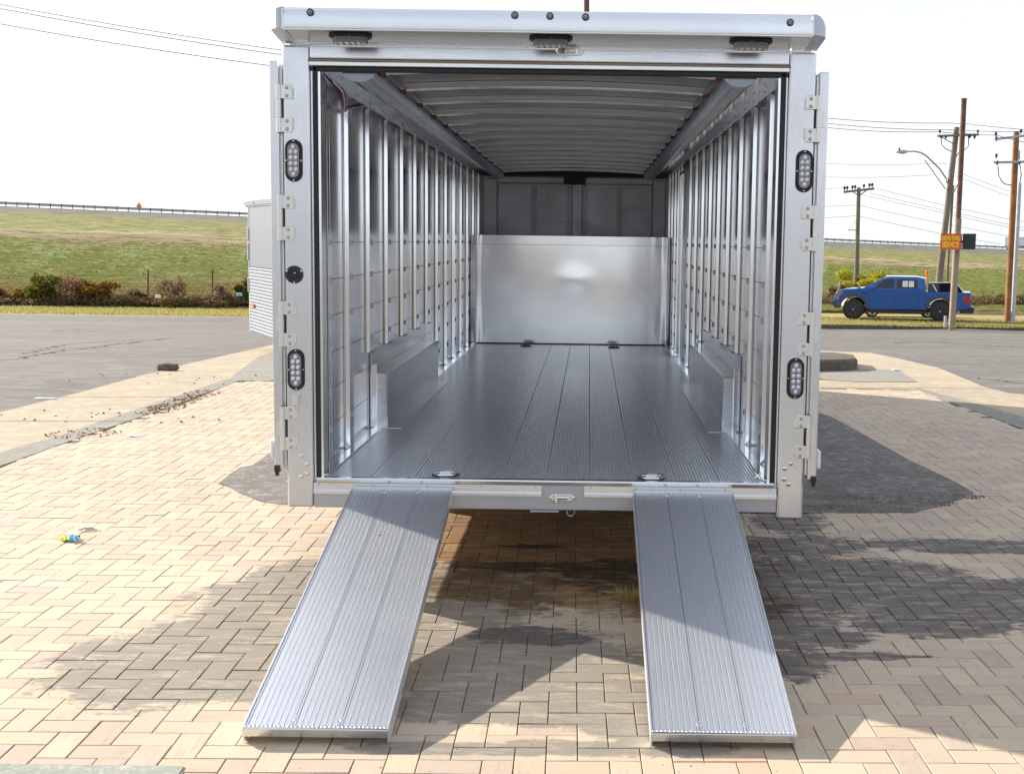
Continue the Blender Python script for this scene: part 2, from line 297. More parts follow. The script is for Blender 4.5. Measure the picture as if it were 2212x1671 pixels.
# ------------------------------------------------------------------ mesh helpers
class MB:
    def __init__(s): s.v = []; s.f = []
    def quad(s, *p):
        n = len(s.v); s.v += [tuple(x) for x in p]; s.f.append(tuple(range(n, n+len(p)))); return s
    def box(s, x0, x1, y0, y1, z0, z1, T=None):
        n = len(s.v)
        P = [(x, y, z) for z in (z0, z1) for x, y in ((x0, y0), (x1, y0), (x1, y1), (x0, y1))]
        if T: P = [tuple(T @ Vector(p)) for p in P]
        s.v += P
        s.f += [tuple(n+i for i in q) for q in ((3, 2, 1, 0), (4, 5, 6, 7), (0, 1, 5, 4), (1, 2, 6, 5), (2, 3, 7, 6), (3, 0, 4, 7))]
        return s
    def ext(s, poly, axis, a, b, cap=True):
        """extrude a closed 2-D outline along an axis. axis 'y': poly=(x,z); 'x': (y,z); 'z': (x,y)"""
        def P(q, t): return {'y': (q[0], t, q[1]), 'x': (t, q[0], q[1]), 'z': (q[0], q[1], t)}[axis]
        n = len(s.v); k = len(poly)
        s.v += [P(q, a) for q in poly]+[P(q, b) for q in poly]
        for i in range(k):
            j = (i+1) % k; s.f.append((n+i, n+j, n+k+j, n+k+i))
        if cap: s.f.append(tuple(n+i for i in range(k))[::-1]); s.f.append(tuple(n+k+i for i in range(k)))
        return s
    def open(s, pts, axis, a, b):
        def P(q, t): return {'y': (q[0], t, q[1]), 'x': (t, q[0], q[1]), 'z': (q[0], q[1], t)}[axis]
        n = len(s.v); k = len(pts); s.v += [P(q, a) for q in pts]+[P(q, b) for q in pts]
        for i in range(k-1): s.f.append((n+i, n+i+1, n+k+i+1, n+k+i))
        return s
    def tube(s, pts, r, n=8, cap=True):
        pts = [Vector(p) for p in pts]; rs = r if isinstance(r, (list, tuple)) else [r]*len(pts); rings = []
        for i, p in enumerate(pts):
            d = (pts[min(i+1, len(pts)-1)]-pts[max(i-1, 0)]).normalized()
            a = d.cross(Vector((0, 0, 1)) if abs(d.z) < .9 else Vector((1, 0, 0))).normalized(); b = d.cross(a)
            k = len(s.v); s.v += [tuple(p+rs[i]*(math.cos(2*math.pi*j/n)*a+math.sin(2*math.pi*j/n)*b)) for j in range(n)]; rings.append(k)
        for a, b in zip(rings, rings[1:]):
            for j in range(n): s.f.append((a+j, a+(j+1) % n, b+(j+1) % n, b+j))
        if cap: s.f.append(tuple(rings[0]+j for j in range(n))[::-1]); s.f.append(tuple(rings[-1]+j for j in range(n)))
        return s
    def cyl(s, p, q, r, n=12): return s.tube([p, q], r, n)
    def torus(s, c, R_, r, axis='y', n=20, m=6, sx=1, sy=1, arc=1.0):
        pts = []
        for i in range(n+1):
            t = 2*math.pi*arc*i/n; a, b = R_*sx*math.cos(t), R_*sy*math.sin(t)
            pts.append({'y': (c[0]+a, c[1], c[2]+b), 'z': (c[0]+a, c[1]+b, c[2]), 'x': (c[0], c[1]+a, c[2]+b)}[axis])
        return s.tube(pts, r, m, cap=False)
    def dome(s, c, r, axis=(0, -1, 0), n=10, flat=.5):
        ax = Vector(axis).normalized(); a = ax.cross(Vector((0, 0, 1)) if abs(ax.z) < .9 else Vector((1, 0, 0))).normalized(); b = ax.cross(a); c = Vector(c)
        rings = []
        for t in (0, .35, .7):
            k = len(s.v); rr = r*math.cos(t*math.pi/2); h = r*flat*math.sin(t*math.pi/2)
            s.v += [tuple(c+ax*h+rr*(math.cos(2*math.pi*j/n)*a+math.sin(2*math.pi*j/n)*b)) for j in range(n)]; rings.append(k)
        for p, q in zip(rings, rings[1:]):
            for j in range(n): s.f.append((p+j, p+(j+1) % n, q+(j+1) % n, q+j))
        s.f.append(tuple(rings[-1]+j for j in range(n))); return s
    def build(s, name, mat, parent=None, smooth=False, bevel=0, seg=2, loc=None):
        me = bpy.data.meshes.new(name); me.from_pydata(s.v, [], s.f); me.materials.append(M[mat] if isinstance(mat, str) else mat)
        bm = bmesh.new(); bm.from_mesh(me); bmesh.ops.recalc_face_normals(bm, faces=bm.faces[:]); bm.to_mesh(me); bm.free()
        if smooth:
            me.shade_smooth(); me.set_sharp_from_angle(angle=R(38))
        o = bpy.data.objects.new(name, me); COL.objects.link(o)
        if parent: o.parent = parent
        if loc: o.location = loc
        if bevel:
            b = o.modifiers.new('bevel', 'BEVEL'); b.width = bevel; b.segments = seg; b.limit_method = 'ANGLE'; b.angle_limit = R(35)
        return o
def empty(name, loc, label, cat, rz=0, group=None):
    o = bpy.data.objects.new(name, None); COL.objects.link(o); o.location = loc; o.rotation_euler = (0, 0, rz)
    o['label'] = label; o['category'] = cat
    if group: o['group'] = group
    return o
def tag(o, label, cat, group=None):
    o['label'] = label; o['category'] = cat
    if group: o['group'] = group
    return o
def struct(o): o['kind'] = 'structure'; return o
def copyof(o, parent, loc=None, rot=None, scale=None):
    c = o.copy(); COL.objects.link(c); c.parent = parent
    if loc is not None: c.location = loc
    if rot is not None: c.rotation_euler = rot
    if scale is not None: c.scale = scale
    return c

def drape(name, poly, off, mat, thick=0.0, parent=None, ext_rows=()):
    """flat polygon laid over the falling ground"""
    bm = bmesh.new(); vs_ = [bm.verts.new((p[0], p[1], 0)) for p in poly]; f = bm.faces.new(vs_)
    for yc in (8.9, 42.5, 55):
        bmesh.ops.bisect_plane(bm, geom=bm.verts[:]+bm.edges[:]+bm.faces[:], plane_co=(0, yc, 0), plane_no=(0, 1, 0))
    bmesh.ops.triangulate(bm, faces=bm.faces[:])
    for v in bm.verts: v.co.z = gz(v.co.y)+off
    if thick:
        r = bmesh.ops.extrude_face_region(bm, geom=bm.faces[:])
        for v in [e for e in r['geom'] if isinstance(e, bmesh.types.BMVert)]: v.co.z -= thick
    bmesh.ops.recalc_face_normals(bm, faces=bm.faces[:])
    if not thick:
        for f in bm.faces:
            if f.normal.z < 0: f.normal_flip()
    me = bpy.data.meshes.new(name); bm.to_mesh(me); bm.free(); me.materials.append(M[mat])
    o = bpy.data.objects.new(name, me); COL.objects.link(o); 
    if parent: o.parent = parent
    return o
def G2(pts): return [tuple(gnd(*p)[:2]) for p in pts]
def inside(x, y, poly):
    c = False; j = len(poly)-1
    for i in range(len(poly)):
        xi, yi = poly[i]; xj, yj = poly[j]
        if (yi > y) != (yj > y) and x < (xj-xi)*(y-yi)/(yj-yi)+xi: c = not c
        j = i
    return c

# ================================================================== THE GROUND
asph = drape('parking_lot', [(-400, -900), (400, -900), (400, 47), (-400, 47)], -.034, 'asphalt'); struct(asph)

# paving outline (world)
g_left = G2([(16, 1002), (164, 948), (350, 885), (476, 838), (514, 823)])
g_right = G2([(1983, 843), (2082, 880), (2212, 927)])
pl0 = g_left[0]; dl = (Vector(g_left[3])-Vector(pl0)).normalized()
far_y = g_left[-1][1]
FRONT = gnd(200, 1651).y
p_ext = tuple(Vector(pl0)-dl*((pl0[1]-FRONT)/dl.y))
pr1 = g_right[-1]; dr = (Vector(pr1)-Vector(g_right[0])).normalized(); p_rext = tuple(Vector(pr1)+dr*((FRONT-pr1[1])/dr.y))
PAVE = [p_ext, g_left[0], g_left[1], g_left[2], g_left[3], (g_left[4][0], far_y), (g_right[0][0], far_y), g_right[0], g_right[1], g_right[2], p_rext]
PATCH = G2([(472, 1045), (495, 1025), (519, 1010), (548, 1004), (585, 980), (598, 968)]) + [(-1.25, 3.9), (0.5, 4.6)] + G2([(1700, 888), (1763, 891), (1797, 901), (1874, 943), (1925, 972), (1965, 995), (2020, 1020), (2068, 1044), (2104, 1065), (2068, 1082), (2029, 1093), (1978, 1108), (1735, 1108)]) + [(0.6, 1.62), (-.9, 1.75)] + G2([(605, 1091), (563, 1084), (514, 1065), (495, 1052)])
PATCH = [p for p in PATCH]
bed = drape('brick_paving', PAVE, -.006, 'bed'); struct(bed)
pt = drape('bare_patch', PATCH, .0028, 'patch'); struct(pt)
# lower concrete strip in front of the broken paving edge
M['pale_conc'] = ground_mat('pale_concrete', (.42, .43, .37), (.34, .35, .30), (.50, .50, .45), 1.5, 90, .5, .5)
fr = MB().box(-9, -1.02, FRONT-1.3, FRONT-.012, -.12, .0045).box(-1.019, 9, FRONT-1.3, FRONT-.46, -.12, .0045).build('front_gutter', 'pale_conc'); struct(fr)

# aprons and gutters
apL_out = G2([(-60, 915), (0, 891), (175, 848), (336, 805), (410, 785), (593, 744), (700, 722)])
gutL = G2([(700, 730), (560, 770), (500, 817), (287, 887), (120, 945), (0, 978), (-60, 996)])
_d = (Vector(apL_out[3])-Vector(apL_out[0])).normalized(); ext_L = tuple(Vector(apL_out[0]) - _d*((apL_out[0][1]-FRONT)/_d.y))
_d = (Vector(gutL[3])-Vector(gutL[-1])).normalized(); ext_L2 = tuple(Vector(gutL[-1]) - _d*((gutL[-1][1]-FRONT)/_d.y))
apron = drape('concrete_apron', [ext_L]+apL_out+gutL+[ext_L2], .004, 'concrete', .05); struct(apron)
gl_in = [p_ext]+g_left[:4]+[(g_left[4][0], far_y+.02)]
gut = drape('gutter', [ext_L2]+gutL[::-1]+[(-1.05, gutL[0][1]), (-1.05, far_y+.02)]+gl_in[::-1], .0035, 'gutter', .05); struct(gut)
apR_out = G2([(1500, 755), (1690, 757), (1771, 758), (1880, 762), (1957, 778), (2030, 796), (2118, 834), (2180, 850), (2212, 853), (2300, 862)])
gutR = G2([(2300, 935), (2212, 902), (2092, 868), (1983, 838)])
apron2 = drape('concrete_apron', apR_out+gutR+[(g_right[0][0], far_y+.03), (-1.0, far_y+.03), (-1.0, apR_out[0][1])], .004, 'concrete', .05); struct(apron2)
gut2 = drape('gutter', [gutR[3], gutR[2], gutR[1], gutR[0], tuple(Vector(gutR[0])+dr*((FRONT-gutR[0][1])/dr.y)), p_rext, g_right[2], g_right[1], g_right[0], (g_right[0][0], far_y+.02)], .0035, 'gutter', .05); struct(gut2)
gstrip = G2([(1740, 818), (1850, 826), (1983, 826), (1940, 800), (1740, 795)])
struct(drape('grey_strip', gstrip, .009, 'gutter'))

# expansion joints on the aprons, recessed look: thin dark slots as narrow strips
def strip(name, pts, w, mat, off, parent, jag=0.0):
    L, Rr = [], []
    P = [Vector(gnd(*p)[:2]) for p in pts]; Q = []
    for a, b in zip(P, P[1:]):
        n = max(1, int((b-a).length/.18)) if jag else 1
        for i in range(n): Q.append(a.lerp(b, i/n)+Vector((random.uniform(-1, 1), random.uniform(-1, 1)))*jag)
    Q.append(P[-1])
    mb = MB()
    for i, p in enumerate(Q):
        d = (Q[min(i+1, len(Q)-1)]-Q[max(i-1, 0)]).normalized(); nn = Vector((-d.y, d.x)); ww = w*(random.uniform(.35, 1.3) if jag else 1)
        L.append(p+nn*ww); Rr.append(p-nn*ww)
    for i in range(len(Q)-1):
        q = [L[i], L[i+1], Rr[i+1], Rr[i]]
        mb.quad(*[(a.x, a.y, gz(a.y)+off) for a in q])
    return mb.build(name, mat, parent)
for a, b in [((0, 911), (330, 911)), ((95, 859), (400, 858)), ((330, 806), (566, 803)), ((1780, 788), (2090, 800)), ((1771, 838), (2212, 840))]:
    strip('expansion_joint', [a, b], .006, 'crack', .006, apron)
strip('crack', [(0, 775), (45, 769), (140, 752), (210, 746), (285, 737), (330, 731), (370, 728)], .035, 'crack', -.030, asph, .10)
strip('crack', [(52, 760), (130, 742), (200, 736), (300, 731)], .02, 'crack', -.030, asph, .10)
strip('crack', [(110, 712), (180, 708), (250, 709), (330, 710)], .05, 'crack', -.030, asph, .15)
strip('crack', [(1925, 738), (2000, 735), (2212, 748)], .04, 'crack', -.030, asph, .1)
strip('crack', [(1900, 806), (2000, 801), (2212, 822)], .02, 'crack', -.030, asph, .1)

# ---- herringbone bricks
W = .1015; TH = .0144; OX, OY = -.198, -2.0346; ct, st_ = math.cos(TH), math.sin(TH)
cells = []
for j in range(-40, 41):
    for i in range(-75, 160):
        a, b = i+4*j, i
        for (da, db, la, lb) in ((0, 0, 2, 1), (2, -1, 1, 2)):
            x0, y0 = a+da, b+db
            cxl, cyl = (x0+la/2)*W, (y0+lb/2)*W
            x, y = OX+cxl*ct-cyl*st_, OY+cxl*st_+cyl*ct
            if y < FRONT-.45 or y > far_y+.05 or abs(x) > 9: continue
            if not inside(x, max(y, FRONT+.01), PAVE) or (inside(x, y, PATCH) and all(inside(x+a, y+b, PATCH) for a in (-.16, .16) for b in (-.16, .16))): continue
            cells.append((x, y, la > lb))
def brick_data(x, y, horiz, V, Fc, UV, TN, rng):
    k = len(V); hx, hy = (W-.0019, W/2-.0019)
    ang = TH+(0 if horiz else math.pi/2)+rng.uniform(-.006, .006); c, s = math.cos(ang), math.sin(ang)
    top = rng.uniform(-.0012, .0012); tx, ty = rng.uniform(-.006, .006), rng.uniform(-.012, .012); bv = .0016
    loc = [(-hx, -hy, -.022), (hx, -hy, -.022), (hx, hy, -.022), (-hx, hy, -.022), (-hx, -hy, -bv), (hx, -hy, -bv), (hx, hy, -bv), (-hx, hy, -bv), (-hx+bv, -hy+bv, 0), (hx-bv, -hy+bv, 0), (hx-bv, hy-bv, 0), (-hx+bv, hy-bv, 0)]
    ou, ov = rng.uniform(0, 50), rng.uniform(0, 50)
    for (a, b, z) in loc:
        zz = z if z < -.02 else z+top+a*tx+b*ty
        V.append((x+a*c-b*s, y+a*s+b*c, zz)); UV.append((a+ou, b+ov))
    for q in ((8, 9, 10, 11), (4, 5, 9, 8), (5, 6, 10, 9), (6, 7, 11, 10), (7, 4, 8, 11), (0, 1, 5, 4), (1, 2, 6, 5), (2, 3, 7, 6), (3, 0, 4, 7)):
        Fc.append(tuple(k+t for t in q))
    t = (rng.random(), rng.choice((0, .3, .6, 1, 1)), 0, 1); TN.extend([t]*12)
def brick_mesh(items, name, origin=(0, 0)):
    V, Fc, UV, TN = [], [], [], []
    rng = random.Random(int(items[0][0]*1000)+int(items[0][1]*777)*31)
    for (x, y, h) in items: brick_data(x-origin[0], y-origin[1], h, V, Fc, UV, TN, rng)
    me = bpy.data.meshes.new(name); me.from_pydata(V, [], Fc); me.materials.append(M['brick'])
    uvl = me.uv_layers.new(name='uv'); idx = [0]*len(me.loops); me.loops.foreach_get('vertex_index', idx)
    uvl.data.foreach_set('uv', [c for i in idx for c in UV[i]])
    ca = me.color_attributes.new('tint', 'FLOAT_COLOR', 'POINT'); ca.data.foreach_set('color', [c for t in TN for c in t])
    return me
def scr(x, y, z=0):
    d = Vector((x, y, z))-Vector((CX, CY, CH)); f = d.dot(fwd); return PPX+F_PX*d.dot(rgt)/f, PPY-F_PX*d.dot(up)/f
def vis(c):
    px, py = scr(c[0], c[1])
    if not (-20 < px < 2232 and py < 1690): return False
    # behind the ramps
    def xr(xa, ya, xb, yb, y): return xa+(xb-xa)*(y-ya)/(yb-ya)
    if 1055 < py < 1590:
        if xr(765, 1052, 527, 1580, py)+25 < px < xr(972, 1056, 832, 1585, py)-25: return False
        if xr(1370, 1063, 1410, 1587, py)+25 < px < xr(1582, 1067, 1718, 1587, py)-25: return False
    return True
vv = sorted([c for c in cells if vis(c)], key=lambda c: c[1])[:300]
sv = set(vv)
for c in vv:
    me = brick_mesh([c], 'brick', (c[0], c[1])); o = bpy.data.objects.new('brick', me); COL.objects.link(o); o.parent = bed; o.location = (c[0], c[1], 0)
rest = [c for c in cells if c not in sv]
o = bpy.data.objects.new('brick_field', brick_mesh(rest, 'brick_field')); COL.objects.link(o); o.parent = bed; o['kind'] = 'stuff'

# gravel and grit along the broken edges (crumbs of the joints)
def grit(name, spots, n, smin, smax, mat, parent):
    V, Fc = [], []
    for _ in range(n):
        x, y, r1, r2, z = random.choice(spots)
        t = random.uniform(0, 6.28); q = math.sqrt(random.random()); px, py = x+r1*q*math.cos(t), y+r2*q*math.sin(t)
        s = random.uniform(smin, smax); k = len(V); a = random.uniform(0, 3); h = s*random.uniform(.4, .8)
        for j in range(4):
            b = a+j*1.57+random.uniform(-.4, .4); V.append((px+s*math.cos(b), py+s*math.sin(b), gz(py)+z-.002))
        V.append((px+random.uniform(-.3, .3)*s, py+random.uniform(-.3, .3)*s, gz(py)+z+h))
        for j in range(4): Fc.append((k+j, k+(j+1) % 4, k+4))
    me = bpy.data.meshes.new(name); me.from_pydata(V, [], Fc); me.materials.append(M[mat]); o = bpy.data.objects.new(name, me); COL.objects.link(o)
    if parent: o.parent = parent
    o['kind'] = 'stuff'; return o
def spot(px, py, a, b, z): p = gnd(px, py); return (p.x, p.y, a, b, z)
patch_edge = [(a, b) for a, b in PATCH]
grit('loose_gravel', [spot(1760, 1095, .25, .12, .003), spot(1850, 1100, .4, .12, .003), spot(1950, 1085, .35, .15, .003), spot(2030, 1072, .3, .12, .003), spot(1800, 1075, .3, .1, .003)], 2600, .002, .008, 'rubble', pt)
grit('joint_grit', [spot(1190, 1375, .28, .12, 0), spot(1150, 1370, .15, .07, 0), spot(1500, 1545, .12, .1, 0)], 420, .002, .007, 'rubble', bed)
grit('dust_and_crumbs', [spot(1250, 1500, .9, .3, 0), spot(500, 1450, 1, .5, 0), spot(1100, 1640, 1.2, .12, 0), spot(1800, 1400, .8, .5, 0), spot(520, 1050, .5, .25, .003)], 260, .0015, .005, 'rubble', bed)
lit = grit('leaf_litter', [spot(330, 890, .15, .22, .006), spot(360, 880, .18, .25, .006), spot(385, 870, .16, .3, .006), spot(410, 861, .15, .3, .006), spot(440, 850, .2, .3, .006), spot(180, 938, .3, .3, .006)], 650, .004, .015, 'leaf_litter', None)
grit('scattered_crumbs', [spot(150, 900, 1.6, .5, .006), spot(450, 820, 2, .6, .006)], 60, .008, .022, 'leaf_litter', lit)

# broken pieces along the front edge (bottom left)

# ================================================================== THE TRAILER
TX = .0277
TR = empty('cargo_trailer', (TX, 0, 0), 'large open aluminium cargo trailer with ribbed interior, seen through its rear opening', 'trailer')
FZ, CZ, ZT, ZB = .5075, 2.442, 2.53, .3646
XO, XI = 1.2335, 1.078      # outer half width, inner clear half width at jamb
LEN = 9.15; XW = XI+.042
def rp(px, py, Y=0.0):
    p = at(px, py, Y); return p.x-TX, p.z
def T(mb, name, mat, parent=TR, **k): return mb.build(name, mat, parent, **k)
PW = .125
for s in (-1, 1):
    # corner post with rounded corners
    x0, x1 = (s*XO, s*(XO-PW))
    T(MB().box(min(x0, x1), max(x0, x1), 0, .13, ZB-(.0 if s < 0 else .03), ZT), 'corner_post', 'post', bevel=.012, seg=3)
    xa, xb = s*(XO-PW-.001), s*(XI+.018)
    T(MB().box(min(xa, xb), max(xa, xb), .018, .14, FZ-.01, CZ), 'door_jamb', 'beam', bevel=.004)
    xc, xd = s*(XI+.018), s*(XI-.004)
    T(MB().box(min(xc, xd), max(xc, xd), .012, .05, FZ-.005, CZ), 'door_seal', 'seal', bevel=.004)
    T(MB().box(min(s*XI-s*.005, s*XI-s*.016), max(s*XI-s*.005, s*XI-s*.016), .02, .12, FZ, CZ-.03), 'seal_strip', 'bow')
# header
T(MB().box(-(XO-PW), XO-PW, 0.006, .13, 2.468, ZT), 'header_beam', 'beam', bevel=.008)
T(MB().box(-(XO-PW), XO-PW, 0.0, .05, 2.458, 2.466), 'header_groove', 'tan_paint')
T(MB().box(-(XO-PW), XO-PW, -.004, .05, 2.436, 2.457), 'header_drip_strip', 'beam', bevel=.004)
T(MB().box(-(XO-PW)+.002, XO-PW-.002, .012, .05, 2.414, 2.435), 'header_seal', 'seal', bevel=.004)
# rear canopy: front fascia, curved top, sloped soffit, cast corners
CY0 = -.235
def cz_(px, py, Y): return rp(px, py, Y)[1]
zc0 = cz_(1280, 69, CY0); zc1 = cz_(1280, 29, CY0)
hw = XO+.012; cw = hw-.075
soff0 = zc0; soff1 = ZT+.004
T(MB().ext([(CY0, zc0), (CY0-.004, zc0+.045), (CY0+.006, zc1), (CY0+.03, zc1+.012), (.1, zc1+.03), (.1, zc1+.018), (CY0+.03, zc1+.002), (CY0+.014, zc0+.03), (CY0+.014, zc0)], 'x', -cw, cw), 'canopy_fascia', 'canopy', smooth=True)
T(MB().ext([(CY0+.0145, zc0+.002), (CY0+.0145, zc0+.012), (.004, soff1+.012), (.004, soff1)], 'x', -cw, cw), 'canopy_soffit', 'canopy')
T(MB().box(-cw, cw, CY0-.003, CY0+.010, zc0-.010, zc0-.001), 'canopy_lip', 'bare', bevel=.003)
for s in (-1, 1):
    mb = MB(); n = 7; ring = []
    # corner cap: rounded in plan and in elevation
    for i in range(n+1):
        t = i/n*math.pi/2
        xx = s*(cw+.001+.073*math.sin(t)); yy = CY0+(1-math.cos(t))*.11
        ztop = zc1+.010-(1-math.cos(t))*.085
        ring.append(((xx, yy, zc0-.001), (xx, yy, max(ztop, zc0+.012))))
    for a, b in zip(ring, ring[1:]): mb.quad(a[0], b[0], b[1], a[1])
    tops = [r[1] for r in ring]+[(s*(cw+.074), .1, tops_z if False else ring[-1][1][2]), (s*(cw+.001), .1, zc1+.022)]
    mb.quad(*tops)
    bots = [r[0] for r in ring]+[(s*(cw+.060), .003, soff1), (s*(cw+.001), .003, soff1)]
    mb.quad(*bots)
    mb.quad(ring[-1][0], (s*(cw+.060), .003, soff1), (s*(cw+.074), .1, soff1), (s*(cw+.074), .1, ring[-1][1][2]), ring[-1][1])
    T(mb, 'canopy_corner', 'corner', smooth=True)
    T(MB().tube([(s*cw, CY0-.002, zc0-.004), (s*cw, CY0-.004, zc1), (s*cw, .05, zc1+.026)], .004, 6).tube([(s*cw, CY0, zc0-.002), (s*(cw-.0), .0, soff1-.001)], .004, 6), 'weld_bead', 'bare')
for px, py in [(670, 27), (1112, 33), (1188, 35), (1265, 37), (1707, 49)]:
    x, z = rp(px, py, CY0-.004)
    f = T(MB().cyl((x, CY0-.009, z), (x, CY0+.005, z), .0165, 16), 'marker_lamp', 'black', bevel=.002)
    MB().dome((x, CY0-.009, z), .0115, n=12).build('lens', 'lens', f, smooth=True)
# oval lamps
def oval_lamp(cx, cz, Y, vertical, normal_tilt=0.0):
    L_, W_ = .098, .040
    def stad(l, w, n=10):
        pts = []
        for i in range(n+1):
            t = -math.pi/2+math.pi*i/n; pts.append((l-w+w*math.cos(t), w*math.sin(t)))
        for i in range(n+1):
            t = math.pi/2+math.pi*i/n; pts.append((-(l-w)+w*math.cos(t), w*math.sin(t)))
        return pts
    def orient(p): return (p[1], p[0]) if vertical else p
    o = MB().ext([orient(p) for p in stad(L_, W_)], 'y', -.006, .004).build('tail_lamp', 'rubber', TR, bevel=.002, loc=(cx, Y, cz))
    MB().ext([orient(p) for p in stad(L_-.018, W_-.013)], 'y', -.016 if vertical else -.034, -.0062).build('lens', 'lens', o, smooth=False, bevel=.003)
    yl = -.016 if vertical else -.034
    led0 = None
    pos = [(-.062, 0), (.062, 0)]+[(a, b) for a in (-.040, -.0135, .0135, .040) for b in (-.0115, .0115)]
    for (a, b) in pos:
        a, b = orient((a, b))
        if led0 is None: led0 = MB().dome((0, 0, 0), .0085, n=8, flat=.4).torus((0, -.0005, 0), .0092, .0016, n=10, m=4).build('diode', 'led', o, smooth=True, loc=(a, yl, b))
        else: copyof(led0, o, (a, yl, b))
    sc0 = MB().dome((0, 0, 0), .0042, n=6).build('screw', 'chrome', o, loc=(*orient((.090, 0)),)[:1]+(-.006,)+orient((.090, 0))[1:])
    for q in ((-.090, 0), (0, .034), (0, -.034)):
        a, b = orient(q); copyof(sc0, o, (a, -.006, b))
    return o
for px, py in [(635, 347), (640, 798), (1737, 370), (1718, 817)]:
    x, z = rp(px, py, 0); oval_lamp(x, z, -.002, True)
slope = math.atan2(soff1-soff0, -CY0)
for px, py in [(757, 70), (1190, 76), (1622, 88)]:
    Y = -.13; x, z = rp(px, py, Y); zs = soff0+(soff1-soff0)*(Y-CY0)/(-CY0)
    o = oval_lamp(x, zs-.002, Y, False); o.rotation_euler = (R(90)+slope, 0, 0)
# round recessed socket on the left post
x, z = rp(636, 593)
sk = MB().cyl((0, 0, 0), (0, -.007, 0), .042, 28).build('socket', 'black', TR, loc=(x, -.001, z), bevel=.002)
MB().torus((0, -.0085, 0), .030, .0035, n=24).build('socket_ring', 'black', sk, smooth=True)
MB().cyl((0, -.0072, 0), (0, -.0078, 0), .027, 20).build('socket_mouth', 'seal', sk)
s0 = MB().dome((0, 0, 0), .005, n=6).build('screw', 'chrome', sk, loc=(.033, -.007, .017))
copyof(s0, sk, (-.033, -.007, .017)); copyof(s0, sk, (0, -.007, -.036)); copyof(s0, sk, (.004, -.009, .008), scale=(.8, .8, .8))
# bolts at the foot of both posts
b0 = None
for px, py in [(650, 983), (663, 1001), (663, 1022), (651, 1028)] + [(1708, 1000), (1695, 1011), (1694, 1034), (1703, 1045)]:
    x, z = rp(px, py)
    if b0 is None: b0 = T(MB().dome((0, 0, 0), .0125, n=12), 'rivet', 'bare', smooth=True, loc=(x, -.001, z))
    else: copyof(b0, TR, (x, -.001, z))
x, z = rp(640, 862)
T(MB().box(-.016, .016, -.022, -.001, -.026, .026).box(-.011, .011, -.028, -.022, -.012, .020), 'door_holdback', 'bare', bevel=.004, loc=(x, 0, z))
# hinges
def hinge(px0, py0, py1, s):
    x, z1 = rp(px0, py0); _, z0 = rp(px0, py1)
    h = z1-z0; zc = (z0+z1)/2; xp = s*XO
    a, b = -h/2, h/2
    e = MB().cyl((xp+s*.017, -.004, a), (xp+s*.017, -.004, b), .0100, 10).build('hinge', 'bare', TR, smooth=True, loc=(0, 0, zc))
    for za, zb in ((a, a+.30*h), (b-.30*h, b)):
        MB().box(min(xp-s*.045, xp+s*.008), max(xp-s*.045, xp+s*.008), -.008, -.0005, za, zb).build('hinge_plate', 'bare', e, bevel=.003)
        MB().cyl((xp+s*.017, -.004, za), (xp+s*.017, -.004, zb), .0135, 12).build('hinge_barrel', 'bare', e, smooth=True)
    MB().cyl((xp+s*.017, -.004, a+.32*h), (xp+s*.017, -.004, b-.32*h), .0125, 12).box(min(xp+s*.017, xp+s*.045), max(xp+s*.017, xp+s*.045), -.002, .004, a+.33*h, b-.33*h).build('hinge_leaf', 'bare', e, smooth=True)
    wz = MB()
    for side in (-1, 1):
        for k in range(8):
            zz = (a+.02+k*(.30*h-.02)/8) if side < 0 else (b-.28*h+k*(.30*h-.02)/8)
            wz.dome((xp-s*.047, -.001, zz), .0065, n=6, flat=.6)
    wz.build('weld_bead', 'bare', e, smooth=True)['kind'] = 'stuff'
    bb = None
    for zz in (a+.07*h, a+.235*h, b-.235*h, b-.07*h):
        if bb is None: bb = MB().dome((0, 0, 0), .0088, n=10).build('bolt', 'galv', e, smooth=True, loc=(xp-s*.022, -.008, zz))
        else: copyof(bb, e, (xp-s*.022, -.008, zz))
for py0, py1 in [(183, 286), (421, 519), (650, 748), (877, 971)]: hinge(612, py0, py1, -1)
for py0, py1 in [(207, 308), (444, 542), (674, 769), (897, 990)]: hinge(1756, py0, py1, 1)
# doors folded back along the sides
for s, top, bot, px in [(-1, 132, 1012, 597), (1, 156, 1036, 1783)]:
    z1 = rp(px, top, .02)[1]; z0 = rp(px, bot, .02)[1]
    xa, xb = s*(XO+.018), s*(XO+.062)
    d = T(MB().box(min(xa, xb), max(xa, xb), .006, 1.13, z0, z1), 'rear_door', 'post', bevel=.006)
    xs = s*(XO+.0175); xt = s*(XO+.008)
    MB().box(min(xs, xt), max(xs, xt), .030, .045, z0+.02, z1-.02).build('door_edge', 'bare', d)
    MB().cyl((s*(XO+.05), .01, z0-.03), (s*(XO+.05), .01, z0), .010, 10).box(min(s*(XO+.035), s*(XO+.06)), max(s*(XO+.035), s*(XO+.06)), -.004, .03, z0-.012, z0+.02).build('door_bolt', 'black', d)
    MB().cyl((s*(XO+.075), .25, z0+.05), (s*(XO+.075), .25, z1-.05), .012, 8).build('lock_rod', 'galv', d, smooth=True)
    MB().box(min(s*(XO+.0625), s*(XO+.085)), max(s*(XO+.0625), s*(XO+.085)), .02, .12, z0+.05, z0+.14).build('door_keeper', 'white', d, bevel=.01)
